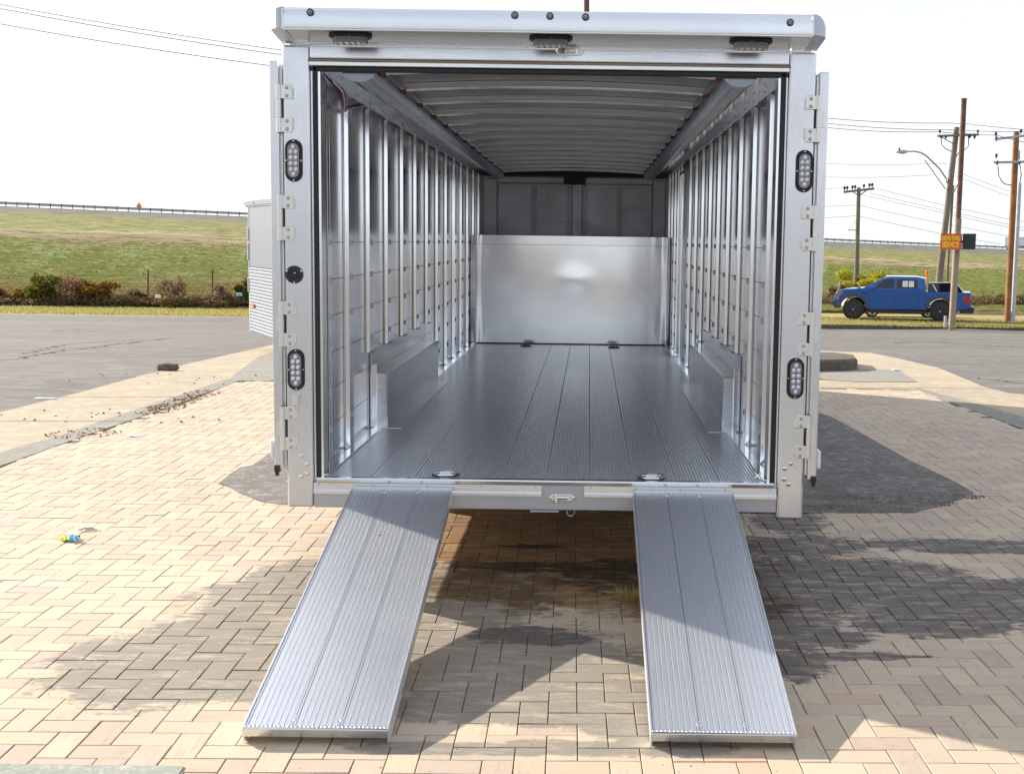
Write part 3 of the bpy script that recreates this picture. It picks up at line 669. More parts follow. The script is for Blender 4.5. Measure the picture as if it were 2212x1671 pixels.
# header and bumper latches
def latch(px, py, Y, L_=.085, mat='bare'):
    x, z = rp(px, py, Y)
    pts = [(-L_, 0), (-L_*.72, .018), (L_*.72, .018), (L_, 0), (L_*.72, -.018), (-L_*.72, -.018)]
    e = MB().ext(pts, 'y', -.006, 0).build('latch', mat, TR, bevel=.003, loc=(x, Y, z))
    MB().cyl((-L_*.42, -.016, .002), (L_*.42, -.016, .002), .009, 10).box(-L_*.46, -L_*.36, -.026, -.006, -.020, .024).box(L_*.40, L_*.48, -.020, -.006, -.012, .014).build('latch_bolt', 'chrome', e, smooth=True)
    d0 = MB().dome((0, 0, 0), .0065, n=8).build('screw', 'chrome', e, loc=(-L_*.82, -.006, 0)); copyof(d0, e, (L_*.82, -.006, 0))
latch(1231, 112, .004, .068); latch(1214, 1074, -.002, .066)
# rear sill and bumper
def zr(py, px=1190, Y=0): return rp(px, py, Y)[1]
T(MB().ext([(-.004, FZ-.018), (-.006, FZ-.004), (0, FZ+.003), (.03, FZ+.004), (.03, FZ-.018)], 'x', -XI-.014, XI+.014), 'sill_nosing', 'chrome', smooth=True)
T(MB().box(-XO+PW+.001, XO-PW-.001, .004, .10, ZB-.0, FZ-.0185), 'bumper_beam', 'grey_beam', bevel=.005)
for a, b in ((676, 1170), (1262, 1677)):
    xa, xb = rp(a, 1056)[0], rp(b, 1056)[0]; zt_ = FZ-.020; zb_ = FZ-.072
    bp = T(MB().ext([(.003, zt_), (-.006, zt_), (-.007, zb_+.02), (-.014, zb_+.012), (-.014, zb_), (.003, zb_-.0)], 'x', max(xa, -XO+PW+.002), min(xb, XO-PW-.002)), 'bumper_plate', 'beam', smooth=True)
    n = 5; s0 = None
    for k in range(n):
        xx = xa+.03+(xb-xa-.06)*k/(n-1)
        if s0 is None: s0 = MB().dome((0, 0, 0), .0045, n=6).build('screw', 'galv', bp, loc=(xx, -.007, zt_-.008))
        else: copyof(s0, bp, (xx, -.007, zt_-.008))
T(MB().torus((rp(1233, 1110)[0], .02, ZB-.012), .018, .003, n=16), 'safety_ring', 'galv', smooth=True)
xa, xb = rp(1145, 1104)[0], rp(1207, 1104)[0]
T(MB().box(xa, xb, .01, .08, ZB-.012, ZB-.001), 'bumper_bracket', 'galv', bevel=.002)
# body shell
SH = .004
gap0, gap1 = 5.93, 6.55
for s in (-1, 1):
    segs = [(.135, LEN, ZB+.05, ZT)] if s < 0 else [(.135, gap0, ZB+.05, ZT), (gap1, LEN, ZB+.05, ZT), (gap0, gap1, 2.30, ZT), (gap0, gap1, ZB+.05, FZ-.02)]
    mb = MB()
    for a, b, c, d in segs:
        xa, xb = s*XO, s*(XO-.012); mb.box(min(xa, xb), max(xa, xb), a, b, c, d)
    T(mb, 'outer_side_wall', 'silver')
T(MB().box(-XO, XO, .135, LEN, ZT+.001, ZT+.03), 'roof', 'white', bevel=.01)
T(MB().ext([(-XO, LEN), (0, LEN+.5), (XO, LEN), (XO-.02, LEN-.001), (0, LEN+.48), (-XO+.02, LEN-.001)], 'z', ZB+.05, ZT), 'nose', 'silver')
T(MB().ext([(-XO+.03, .11), (XO-.03, .11), (XO-.03, LEN), (0, LEN+.45), (-XO+.03, LEN)], 'z', FZ-.10, FZ-.03), 'underfloor', 'grey_beam')
# ceiling
NB = 14; BOW = [.16+.655*k for k in range(NB)]
def crown(x): return .028*(1-(x/.83)**2)
xs = [-.815+1.63*i/12 for i in range(13)]
for k, y in enumerate([-.50]+BOW):
    y0 = max(y, .06); y1 = (BOW+[LEN-.1])[k] if k < NB else LEN
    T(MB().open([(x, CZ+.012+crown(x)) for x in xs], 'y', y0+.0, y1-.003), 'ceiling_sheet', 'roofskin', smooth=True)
for y in BOW:
    mb = MB(); slot = MB()
    for (ya, yb, d) in ((y-.045, y-.007, .030), (y+.007, y+.045, .030)):
        for a, b in zip(xs, xs[1:]):
            za, zb = CZ+.010+crown(a), CZ+.010+crown(b)
            mb.quad((a, ya, za-d), (b, ya, zb-d), (b, yb, zb-d), (a, yb, za-d)); mb.quad((a, ya, za), (b, ya, zb), (b, ya, zb-d), (a, ya, za-d)); mb.quad((a, yb, za), (b, yb, zb), (b, yb, zb-d), (a, yb, za-d))
    for a, b in zip(xs, xs[1:]):
        za, zb = CZ+.010+crown(a), CZ+.010+crown(b); slot.quad((a, y-.007, za-.010), (b, y-.007, zb-.010), (b, y+.007, zb-.010), (a, y+.007, za-.010))
    bw = T(mb, 'roof_bow', 'bow'); slot.build('bow_slot_shade', 'seal', bw)  # black strip paints the shadow line inside the slot
    for s in (-1, 1):
        MB().box(s*.795-.010, s*.795+.010, y-.03, y+.03, CZ-.034, CZ+.004).build('bow_clip', 'rust', bw)
# side coves: big round moulding plus a flat cable cover below
for s in (-1, 1):
    n = 14; cxx, czz, rr = s*.888, CZ+.018, .094
    pts = [(cxx+rr*math.cos(-math.pi*i/n), czz+rr*.95*math.sin(-math.pi*i/n)) for i in range(n+1)]
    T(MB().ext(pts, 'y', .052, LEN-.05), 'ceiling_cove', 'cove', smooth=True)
    xw = s*(XI+.012)
    T(MB().box(min(s*.985, s*XW), max(s*.985, s*XW), .055, LEN-.05, CZ+.004, CZ+.012), 'cable_cover', 'stud')
    T(MB().box(min(s*(XI+.005), s*(XI+.011)), max(s*(XI+.005), s*(XI+.011)), .055, LEN-.05, CZ-.045, CZ+.003), 'cover_lip', 'stud')
    r0_ = None
    for k in range(22):
        if r0_ is None: r0_ = T(MB().dome((0, 0, 0), .008, axis=(-s, 0, 0), n=6), 'rivet', 'bare', loc=(s*(XI+.004), .25+.41*k, CZ-.02))
        else: copyof(r0_, TR, (s*(XI+.004), .25+.41*k, CZ-.02))
# loose wiring at upper left
for i, (mm, dz) in enumerate((('wire_red', 0), ('wire_blue', .012), ('black', .02), ('white', .03), ('wire_red', .035))):
    pts = [(-1.055+.01*i, .06+.02*i, CZ-.03-dz), (-1.03+.012*i, .20, CZ-.085-dz*.6), (-1.03, .35+.03*i, CZ-.125-dz), (-1.045, .55, CZ-.13-dz*.5), (-1.0, .75+.05*i, CZ-.09)]
    P_ = [Vector(q) for q in pts]; P_ = [P_[0]*2-P_[1]]+P_+[P_[-1]*2-P_[-2]]; sm = []
    for a, b, c, d in zip(P_, P_[1:], P_[2:], P_[3:]):
        for k in range(8):
            t = k/8; sm.append(.5*((2*b)+(c-a)*t+(2*a-5*b+4*c-d)*t*t+(3*b-a-3*c+d)*t**3))
    T(MB().tube(sm, .0032, 6), 'wire', mm, smooth=True)
# walls
YL = [.34, .88]+[1.51+.655*k for k in range(12)]
YR = [.53+.625*k for k in range(9)]+[6.60]+[7.05, 7.5, 8.0, 8.5]
SEAM = 1.625; rows = [SEAM-.186*k for k in range(7)]; rows[-1] = FZ

def wall_piece(s, y0, y1, z0, z1, name, mat, xoff=0.0):
    xa, xb = s*(XW+xoff), s*(XW+xoff+.006)
    return T(MB().box(min(xa, xb), max(xa, xb), y0, y1, z0+.0015, z1-.0015), name, mat)
WB0, WB1, WBZ = 1.59, 4.10, FZ+.333       # wheel boxes
for s in (-1, 1):
    spans = [(.13, LEN-.04)] if s < 0 else [(.13, gap0), (gap1, LEN-.04)]
    for (a, b) in spans:
        wall_piece(s, a, b, SEAM, CZ+.003, 'upper_wall_sheet', 'skin')
        for zt_, zb_ in zip(rows, rows[1:]):
            lo_box = zb_ < .80
            if not lo_box: wall_piece(s, a, b, zb_, zt_, 'lower_wall_panel', 'lower')
            else:
                for (c, d) in ((a, WB0), (WB1, b)):
                    if d > c and d > a: wall_piece(s, max(a, c), d, zb_, zt_, 'lower_wall_panel', 'lower')
    ys = YL if s < 0 else YR
    proto = {}
    for y in ys:
        if s > 0 and gap0-.02 < y < gap1-.0: continue
        zb_ = .975 if WB0-.1 < y < WB1+.05 else FZ+.002
        key = zb_
        if key not in proto:
            xf, xb_ = XI+.012, XW-.001; dpt = XI+.030
            prof = [(xb_, -.066), (xb_-.004, -.066), (xb_-.004, -.052), (xf, -.048), (xf, .003), (dpt, -.006), (dpt, .006), (xf, .008), (xf, .048), (xb_-.004, .052), (xb_-.004, .066), (xb_, .066)]
            mb = MB(); mb.ext([(s*p, q) for p, q in prof], 'z', zb_, CZ+.002)
            st = T(mb, 'wall_stud', 'stud', loc=(0, y, 0), bevel=.0025, seg=1)
            proto[key] = (st, [])
            f0 = None
            for zz in rows[:-1]:
                if zz < zb_+.05: continue
                if f0 is None: f0 = MB().cyl((s*(dpt-.019), 0, -.016), (s*(dpt-.019), 0, .016), .0075, 8).build('fastener', 'galv', st, smooth=True, loc=(0, 0, zz))
                else: f0c = copyof(f0, st, (0, 0, zz)); 
            fs = MB().box(min(s*(xf-.01), s*xb_), max(s*(xf-.01), s*xb_), -.05, .05, zb_, zb_+.006).build('stud_foot', 'galv', st)
        else:
            st0 = proto[key][0]; c = copyof(st0, TR, (0, y, 0))
            for ch in [q for q in bpy.data.objects if q.parent == st0]: copyof(ch, c)
    # base rail
    for (a, b) in ([(.05, WB0), (WB1, 7.84)] if s < 0 else [(.05, WB0), (WB1, gap0), (gap1, 7.84)]):
        xa, xb_ = s*(XI-.035), s*(XI+.012)
        T(MB().box(min(xa, xb_), max(xa, xb_), a, b, FZ+.003, FZ+.011), 'floor_edge_trim', 'stud', bevel=.002)
    # wheel box
    xin = 1.012; pl = .006
    wb = MB()
    wb.box(min(s*xin, s*(xin+pl)), max(s*xin, s*(xin+pl)), WB0, WB1, FZ+.004, WBZ)
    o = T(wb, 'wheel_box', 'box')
    MB().box(min(s*(xin+pl), s*(XW-.004)), max(s*(xin+pl), s*(XW-.004)), WB0, WB0+pl, FZ+.004, WBZ).build('box_end', 'beam', o)
    MB().box(min(s*(xin+pl), s*(XW-.004)), max(s*(xin+pl), s*(XW-.004)), WB1-pl, WB1, FZ+.004, WBZ).build('box_end', 'beam', o)
    MB().ext([(s*xin, WBZ+.001), (s*(XW+.05), WBZ+.001), (s*(XW+.05), WBZ+.007), (s*xin, WBZ+.007)], 'y', WB0, WB1).build('box_top', 'box', o)
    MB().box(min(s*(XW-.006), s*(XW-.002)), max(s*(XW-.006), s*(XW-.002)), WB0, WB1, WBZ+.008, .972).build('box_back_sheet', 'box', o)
    MB().box(min(s*(xin-.0015), s*(xin+.006)), max(s*(xin-.0015), s*(xin+.006)), WB0-.0015, WB0+.006, FZ+.008, WBZ+.008).box(min(s*(xin-.0015), s*(xin+.006)), max(s*(xin-.0015), s*(xin+.006)), WB0+.0061, WB1, WBZ+.0015, WBZ+.0085).build('box_edge', 'chrome', o)
    MB().box(min(s*(xin-.085), s*(XW-.05)), max(s*(xin-.085), s*(XW-.05)), WB0-.03, WB1, FZ+.0035, FZ+.0075).build('box_flange', 'floor', o)
    MB().box(min(s*(XI-.005), s*(XI+.03)), max(s*(XI-.005), s*(XI+.03)), WB0-.02, WB0-.001, FZ+.008, WBZ+.06).build('box_corner_post', 'stud', o, bevel=.004)
    # wheels under the floor
    for yy in (2.28, 3.42):
        xa = s*1.145
        w = T(MB().tube([(-.085, 0, 0), (-.08, 0, 0), (.08, 0, 0), (.085, 0, 0)], [.27, .335, .335, .27], 28), 'wheel', 'rubber', smooth=True, loc=(xa, yy, .335))
        MB().cyl((-.088, 0, 0), (.088, 0, 0), .21, 24).build('rim', 'chrome', w, smooth=True)
# side door frame on the right
fm = T(MB().box(XI, XO+.004, gap0-.03, gap0, FZ, 2.33).box(XI, XO+.004, gap1, gap1+.03, FZ, 2.33), 'side_door_frame', 'stud')
MB().box(XI, XO+.004, gap0, gap1, 2.30, 2.33).build('door_head', 'bow', fm)
# floor
NP = 10; pw = 2*(XI-.03)/NP
for k in range(NP):
    x0 = -(XI-.03)+k*pw; prof = [(x0+.0008, FZ-.02), (x0+.0008, FZ-.0)]
    nr = 13; a = x0+.0025; stp = (pw-.005)/nr
    for i in range(nr):
        b = a+i*stp; prof += [(b+.0010, FZ-.003), (b+.0028, FZ+.0030), (b+.0118, FZ+.0030), (b+.0136, FZ-.003)]
    prof += [(x0+pw-.0008, FZ), (x0+pw-.0008, FZ-.02)]
    mb = MB().ext(prof, 'y', .031, LEN-.1)
    T(mb, 'floor_plank', 'floor')
for s in (-1, 1):
    T(MB().box(min(s*(XI-.029), s*XW), max(s*(XI-.029), s*XW), .031, LEN-.1, FZ-.02, FZ+.001), 'floor_edge', 'floor')
def dring(px, py):
    d = ray(px, py); t = (FZ+.004-CH)/d.z; p = Vector((CX, CY, CH))+d*t; x, y = p.x-TX, p.y
    o = T(MB().cyl((0, 0, 0), (0, 0, .004), .068, 28), 'tie_down_plate', 'black', loc=(x, y, FZ+.002), bevel=.001)
    MB().torus((0, 0, .006), .056, .007, axis='z', n=28).build('plate_rim', 'chrome', o, smooth=True)
    MB().torus((0, -.002, .008), .038, .007, axis='z', n=20, arc=1).cyl((-.045, .0, .010), (.045, 0, .010), .008, 8).build('tie_down_ring', 'chrome', o, smooth=True)
    s0 = MB().dome((0, 0, 0), .005, axis=(0, 0, 1), n=6).build('screw', 'chrome', o, loc=(.048, .036, .008))
    for a, b in ((-.048, .036), (.048, -.036), (-.048, -.036)): copyof(s0, o, (a, b, .008))
for q in ((963, 1024), (1407, 1031), (1136, 747), (1326, 750)): dring(*q)
# barrier sheet across the trailer
YB = 7.85; xb0, xb1 = -XI-.034, XI+.004
def wavy(x0, x1, z0, z1, y, nx, nz, amp):
    mb = MB(); idx = {}
    rng = random.Random(5)
    for j in range(nz+1):
        for i in range(nx+1):
            x = x0+(x1-x0)*i/nx; z = z0+(z1-z0)*j/nz
            e = math.exp(-((x-xb0)/.10)**2)+math.exp(-((xb1-x)/.10)**2)
            q = math.exp(-(((x-.02)/.16)**2+((z-1.23)/.12)**2))
            idx[i, j] = len(mb.v); mb.v.append((x, y-amp*(.9*math.sin(x*2.6+.4)*math.sin(z*2.2+.3))+.022*e*math.cos((x-xb0)*45)*(.5+.3*math.sin(z*4))-.006*q, z))
    for j in range(nz):
        for i in range(nx): mb.f.append((idx[i, j], idx[i+1, j], idx[i+1, j+1], idx[i, j+1]))
    return mb
br = T(wavy(xb0, xb1, FZ+.004, 1.60, YB, 90, 40, .006), 'bulkhead_sheet', 'mirror', smooth=True)
T(wavy(xb0, xb1, 1.603, 1.70, YB-.006, 90, 4, .004), 'bulkhead_top_rail', 'mirror', smooth=True)
T(MB().box(xb0, xb1, YB-.02, YB-.004, FZ+.003, FZ+.012), 'bulkhead_foot', 'rust')
s0 = None
for px, py in [(1322+a*14-6, y) for y in (545,) for a in range(-12, 9, 2)]+[(1326, 640), (1353, 641), (1325, 673), (1353, 675), (1324, 709), (1352, 711), (1324, 742), (1351, 743), (1232, 597)]:
    x, z = rp(px, py, YB-.02)
    if s0 is None: s0 = T(MB().dome((0, 0, 0), .0045, n=6), 'rivet', 'galv', loc=(x, YB-.013, z))
    else: copyof(s0, TR, (x, YB-.013, z))
# front end above and behind the bulkhead
YF = LEN-.12
def fpx(px, py): return rp(px, py, YF)
T(MB().box(-XW, XW, YF+.02, YF+.03, FZ, CZ), 'front_wall', 'dull')
xs_ = [fpx(p, 450)[0] for p in (1078, 1148, 1155, 1225, 1232, 1258, 1265, 1333, 1340, 1404)]
for a, b in ((0, 1), (2, 3), (6, 7), (8, 9)):
    T(MB().box(xs_[a], xs_[b], YF+.005, YF+.012, FZ, fpx(1200, 400)[1]), 'front_panel', 'dull')
for a, b, c in ((1, 2, 'dull'), (3, 4, 'dull'), (5, 6, 'dull'), (7, 8, 'dull')):
    T(MB().box(xs_[a], xs_[b]+.02, YF-.030, YF+.004, FZ, fpx(1200, 402)[1]), 'front_stud', 'grey_beam')
T(MB().box(xs_[4]+.02, xs_[5], YF-.03, YF+.004, FZ, fpx(1200, 385)[1]), 'nose_post', 'dull', bevel=.01)
for s, (a, b) in ((-1, (1045, 1075)), (1, (1408, 1437))):
    xa, xb_ = fpx(a, 450)[0], fpx(b, 450)[0]
    T(MB().box(xa, xb_, YF-.10, YF-.02, FZ, fpx(1200, 388)[1]), 'front_corner_post', 'dull', bevel=.01)
T(MB().box(-XI, XI, YF-.06, YF+.0, fpx(1240, 398)[1], fpx(1240, 384)[1]), 'front_header', 'dull', bevel=.006)
T(MB().box(-XI, XI, YF-.14, YF-.0, fpx(1240, 382)[1], CZ+.05), 'front_top_beam', 'black')
T(MB().box(-.12, .14, YF-.20, YF-.03, fpx(1240, 396)[1]-.02, fpx(1240, 384)[1]+.02), 'front_bracket', 'black')
# four-point bright knob on the floor by the right jamb
d = ray(1636, 1033); t = (FZ+.012-CH)/d.z; p = Vector((CX, CY, CH))+d*t
kn = MB()
for k in range(4):
    a = k*math.pi/2+.7; kn.tube([(0, 0, 0), (.024*math.cos(a), .012*math.sin(a), .022*math.sin(a))], [.008, .003], 6)
kn.dome((0, -.003, 0), .009); T(kn, 'star_knob', 'chrome', smooth=True, loc=(p.x-TX, p.y, FZ+.026))

# ------------------------------------------------------------------ ramps
def ramp_obj(x0, label, marks):
    wdt = .4655; top = Vector((0, -.034, .4663)); bot = Vector((0, -1.931, .052))
    e = empty('loading_ramp', (TX+x0, 0, 0), label, 'ramp', group='aluminium loading ramps leaning on the trailer sill')
    d = (bot-top); L_ = d.length; d.normalize(); nrm = Vector((0, d.z, -d.y)); nrm = nrm if nrm.z > 0 else -nrm
    T4 = Matrix(((1, 0, 0, 0), (0, d.y, nrm.y, top.y), (0, d.z, nrm.z, top.z), (0, 0, 0, 1)))
    # local frame: x across, y down the ramp, z off the surface
    for k in range(3):
        w3 = wdt/3; a = k*w3+.0012; b = (k+1)*w3-.0012; prof = [(a, -.030), (a, .0015), (a+.006, .0015), (a+.007, -.004)]
        n = 7; stp = (w3-.018)/n
        for i in range(n):
            c = a+.008+i*stp; prof += [(c+.0008, -.003), (c+.0022, .0012), (c+.0168, .0012), (c+.0182, -.003)]
        prof += [(b-.007, -.004), (b-.006, .0015), (b, .0015), (b, -.030)]
        mb = MB(); nn = len(mb.v); ky = (0, L_-.012)
        mb.ext(prof, 'y', *ky); mb.v = [tuple(T4 @ Vector(v)) for v in mb.v]
        mb.build('ramp_plank', 'ramp', e)
    mb = MB().box(-.007, -.0005, .0, L_-.004, -.048, .004, T4); mb.build('side_rail', 'ramp', e, bevel=.001)
    mb = MB().box(wdt+.0005, wdt+.007, .0, L_-.004, -.048, .004, T4); mb.build('side_rail', 'ramp', e, bevel=.001)
    MB().box(-.006, wdt+.006, L_-.009, L_+.003, -.027, .0035, T4).build('end_cap', 'beam', e, bevel=.002)
    wz = MB()
    for k in range(34): wz.dome(tuple(T4 @ Vector((.004+k*(wdt-.008)/33, L_-.013, .001))), .0065, axis=tuple(nrm), n=6, flat=.7)
    wz.build('weld_bead', 'beam', e, smooth=True)['kind'] = 'stuff'
    # top hook lip over the sill
    MB().box(0, wdt, -.018, .001, -.012, .003, T4).build('top_lip', 'ramp', e, bevel=.001)
    for k in (1, 2):
        x = k*wdt/3
        c = MB().tube([tuple(T4 @ Vector(q)) for q in ((x-.005, .012, .003), (x-.005, .048, .003), (x+.005, .048, .003), (x+.005, .012, .003), (x-.005, .012, .003))], .002, 5); c.build('lift_slot', 'bow', e)
        MB().dome(tuple(T4 @ Vector((x, L_-.055, -.002))), .010, axis=tuple(nrm), n=8).dome(tuple(T4 @ Vector((x, L_-.075, -.002))), .008, axis=tuple(nrm), n=8).build('weld_spot', 'bare', e)
    for k in range(6):
        y = .15+k*(L_-.3)/5; MB().box(.003, wdt-.003, y, y+.03, -.046, -.031, T4).build('cross_brace', 'ramp', e)
    # foot and leg stops
    for sx in (-.006, wdt-.0):
        MB().box(sx, sx+.006, L_-.30, L_-.02, -.060, -.049, T4).build('ramp_foot', 'ramp', e)
    if marks:
        for (x, y, r_) in marks: MB().dome(tuple(T4 @ Vector((x, y, .001))), r_, axis=tuple(nrm), n=8, flat=.2).build('scuff', 'galv' if r_ < .004 else 'rust', e)
ramp_obj(-.9126, 'bright ribbed aluminium ramp at the left side of the trailer opening', [(.21, .50, .007)])
ramp_obj(.4243, 'ribbed aluminium ramp at the right side of the trailer opening, half in shadow', [(.24, .55, .0035)])

# ------------------------------------------------------------------ small things on the bricks
p = gnd(150, 1168); e = empty('wrapper', (p.x, p.y, .001), 'crumpled yellow and blue snack wrapper lying on the sunlit bricks', 'litter', .5)
def crumple(cx, cy, w, h, mat, name, seed, hz=.02):
    rng = random.Random(seed); n = 6; mb = MB(); idx = {}
    for j in range(n+1):
        for i in range(n+1): idx[i, j] = len(mb.v); mb.v.append((cx+w*(i/n-.5)+rng.uniform(-.004, .004), cy+h*(j/n-.5)+rng.uniform(-.004, .004), .004+hz*rng.random()))
    for j in range(n):
        for i in range(n): mb.f.append((idx[i, j], idx[i+1, j], idx[i+1, j+1], idx[i, j+1]))
    return mb.build(name, mat, e)
M['w_yel'] = plain('yellow_foil', (.72, .66, .02), .3); M['w_blu'] = plain('light_blue_foil', (.15, .52, .72), .3)
crumple(-.02, .02, .055, .085, 'w_yel', 'yellow_panel', 1); crumple(.02, -.015, .05, .09, 'w_blu', 'blue_panel', 2, .03); crumple(.035, -.04, .03, .03, 'paper', 'white_flap', 3); crumple(.045, .01, .02, .03, 'black', 'dark_print', 4)
p = gnd(188, 1146); pts = []
rng = random.Random(3)
for k in range(22): pts.append((p.x+.05*math.cos(k*.9)*rng.uniform(.4, 1.2)+.0015*k, p.y+.035*math.sin(k*1.1)*rng.uniform(.3, 1.1), .006+.008*rng.random()))
tag(MB().tube(pts, .0022, 5).build('wire_scrap', 'galv', smooth=True), 'tangle of thin wire beside the yellow and blue wrapper', 'wire')
p = gnd(285, 943); tag(MB().box(-.045, .045, -.03, .03, .004, .006, Matrix.Rotation(.15, 4, 'Y')).build('paper_scrap', 'paper', loc=(p.x, p.y, .006)), 'small white paper scrap on the bricks near the left concrete edge', 'paper')
p = gnd(362, 801)
def rock(name, p, sx, sy, sz, seed, mat='rubble'):
    bm = bmesh.new(); bmesh.ops.create_icosphere(bm, subdivisions=3, radius=1); rng = random.Random(seed)
    ph = [rng.uniform(0, 6) for _ in range(6)]
    for v in bm.verts:
        n = v.co.copy(); m_ = max(abs(n.x), abs(n.y), abs(n.z)); q = n/m_*.55+n*.45
        k = 1+.08*math.sin(5*n.x+ph[0])+.07*math.sin(6*n.y+ph[1])+.06*math.sin(9*n.z+ph[2])+.04*math.sin(15*n.x+ph[3])*math.sin(13*n.y+ph[4])+rng.uniform(-.025, .025)
        v.co = Vector((q.x*sx*k, q.y*sy*k, q.z*sz*k))
    me = bpy.data.meshes.new(name); bm.to_mesh(me); bm.free(); me.materials.append(M[mat]); o = bpy.data.objects.new(name, me); COL.objects.link(o); o.location = (p.x, p.y, p.z+sz*.8); return o
tag(rock('rock', p, .135, .08, .055, 4), 'dark rough rock lying on the tan concrete apron at left', 'rock')
p = gnd(1935, 802); tag(rock('litter_scrap', p, .06, .04, .02, 9, 'paper'), 'white scrap of litter on the concrete to the right of the trailer', 'litter')
p = gnd(98, 863); tag(rock('litter_scrap', p+Vector((0, 0, 0)), .10, .03, .01, 19, 'paper'), 'flat white scrap at the left concrete edge beside the asphalt', 'litter')
# raised island stub on the right
isl = G2([(1650, 806), (1700, 804), (1780, 803), (1832, 802), (1852, 799), (1845, 789), (1800, 783), (1700, 781), (1650, 781)])
o = drape('broken_kerb_island', isl, .17, 'kerb', .20); o.modifiers.new('b', 'BEVEL').width = .03; tag(o, 'low weathered brown concrete island on the apron right of the trailer', 'kerb')
# weed tuft
def blades(name, n, rad, hgt, w, mat, loc, spread=.6):
    V, Fc = [], []
    for _ in range(n):
        a = random.uniform(0, 6.28); r_ = rad*math.sqrt(random.random()); x, y = r_*math.cos(a), r_*math.sin(a)*.7
        h = hgt*random.uniform(.4, 1); dx, dy = math.cos(a)*spread*h*random.random(), math.sin(a)*spread*h*random.random(); t = random.uniform(0, 3.14); c, s = w*math.cos(t), w*math.sin(t); k = len(V)
        V += [(x-c, y-s, 0), (x+c, y+s, 0), (x+dx*.5+c*.6, y+dy*.5+s*.6, h*.6), (x+dx*.5-c*.6, y+dy*.5-s*.6, h*.6), (x+dx*1.1, y+dy*1.1, h)]; Fc += [(k, k+1, k+2, k+3), (k+3, k+2, k+4)]
    me = bpy.data.meshes.new(name); me.from_pydata(V, [], Fc); me.materials.append(M[mat]); o = bpy.data.objects.new(name, me); COL.objects.link(o); o.location = loc; return o
p = gnd(1362, 1298); tag(blades('weed', 240, .055, .085, .0016, 'straw', (p.x, p.y, 0), 1.0), 'dry weed tuft growing between bricks left of the right ramp', 'weed')

# ================================================================== BEYOND THE LOT
# road, verges
def sheet(name, rows_, mat, n=60, kind=True):
    """rows: list of (left 3-D, right 3-D) lines from near to far; linear grid between"""
    mb = MB(); idx = {}
    for j, (a, b) in enumerate(rows_):
        for i in range(n+1):
            idx[i, j] = len(mb.v); mb.v.append(tuple(Vector(a).lerp(Vector(b), i/n)))
    for j in range(len(rows_)-1):
        for i in range(n): mb.f.append((idx[i, j], idx[i+1, j], idx[i+1, j+1], idx[i, j+1]))
    o = mb.build(name, mat, smooth=True)
    if kind: struct(o)
    return o
def flat_rows(y0, y1, off, x=400): return [((-x, y0, gz(y0)+off), (x, y0, gz(y0)+off)), ((-x, y1, gz(y1)+off), (x, y1, gz(y1)+off))]
# left: near verge strip (dry grass), then brush, then slope. right: kerb, grass island, road, verge
sheet('lot_base', flat_rows(47, 62, -.03), 'verge')
yl = at(200, 692, 0)
kerb_y0 = gnd(1900, 716).y
island = G2([(1600, 708), (1771, 708), (1930, 709), (2070, 707), (2212, 712), (2500, 712)]); island_far = [(island[-1][0], 51.2), (island[0][0], 51.2)]
isl_o = drape('grass_island', island+island_far, .10, 'verge', .15); struct(isl_o)
road = drape('road', [(4, 51.3), (400, 51.3), (400, 58.5), (4, 58.5)], -.02, 'road'); struct(road)
kp = [Vector((a, b)) for a, b in island[1:5]]
mb = MB()
for a, b in zip(kp, kp[1:]):
    d_ = (b-a).normalized(); n_ = Vector((d_.y, -d_.x))*.18
    q = [(a.x, a.y), (b.x, b.y), (b.x+n_.x, b.y+n_.y), (a.x+n_.x, a.y+n_.y)]
    z = [gz(v[1]) for v in q]; lo = [(*v, zz-.05) for v, zz in zip(q, z)]; hi = [(*v, zz+.14) for v, zz in zip(q, z)]
    mb.quad(*hi); mb.quad(lo[3], lo[2], hi[2], hi[3]); mb.quad(lo[0], lo[1], hi[1], hi[0]); mb.quad(lo[0], lo[3], hi[3], hi[0]); mb.quad(lo[1], lo[2], hi[2], hi[1])
tag(mb.build('road_kerb', 'kerb'), 'long weathered kerb along the grass strip in front of the blue pickup', 'kerb')

# embankment lines : v in uv follows index
def pz(px, py, d):   # point on the view ray at distance d in front of the camera plane
    r_ = ray(px, py); t = (d)/r_.y; return Vector((CX, CY, CH))+r_*t
XL, XR = 100, 2100
lines = [(0.00, 668, 62, 672, 64), (.04, 655, 66, 660, 70), (.12, 628, 76, 640, 84), (.30, 590, 88, 618, 110), (.50, 550, 102, 598, 135), (.68, 512, 120, 578, 165), (.70, 500, 122, 571, 168), (.725, 497, 126, 568, 174), (.74, 494, 140, 563, 200), (.86, 462, 190, 548, 280), (.89, 457, 200, 545, 292), (1.0, 449, 214, 535, 320)]
V, Fc, UVs = [], [], []; NX = 220
for (v, yl_, dl_, yr_, dr_) in lines:
    a, b = pz(XL, yl_, dl_), pz(XR, yr_, dr_)
    for i in range(NX+1):
        t = -1.2+3.4*i/NX; q = a.lerp(b, t); V.append((q.x, q.y, q.z+(.0 if v in (.7, .725, 1.0) else random.uniform(-.05, .05)))); UVs.append((t, v))
for j in range(len(lines)-1):
    for i in range(NX): k = j*(NX+1)+i; Fc.append((k, k+1, k+NX+2, k+NX+1))
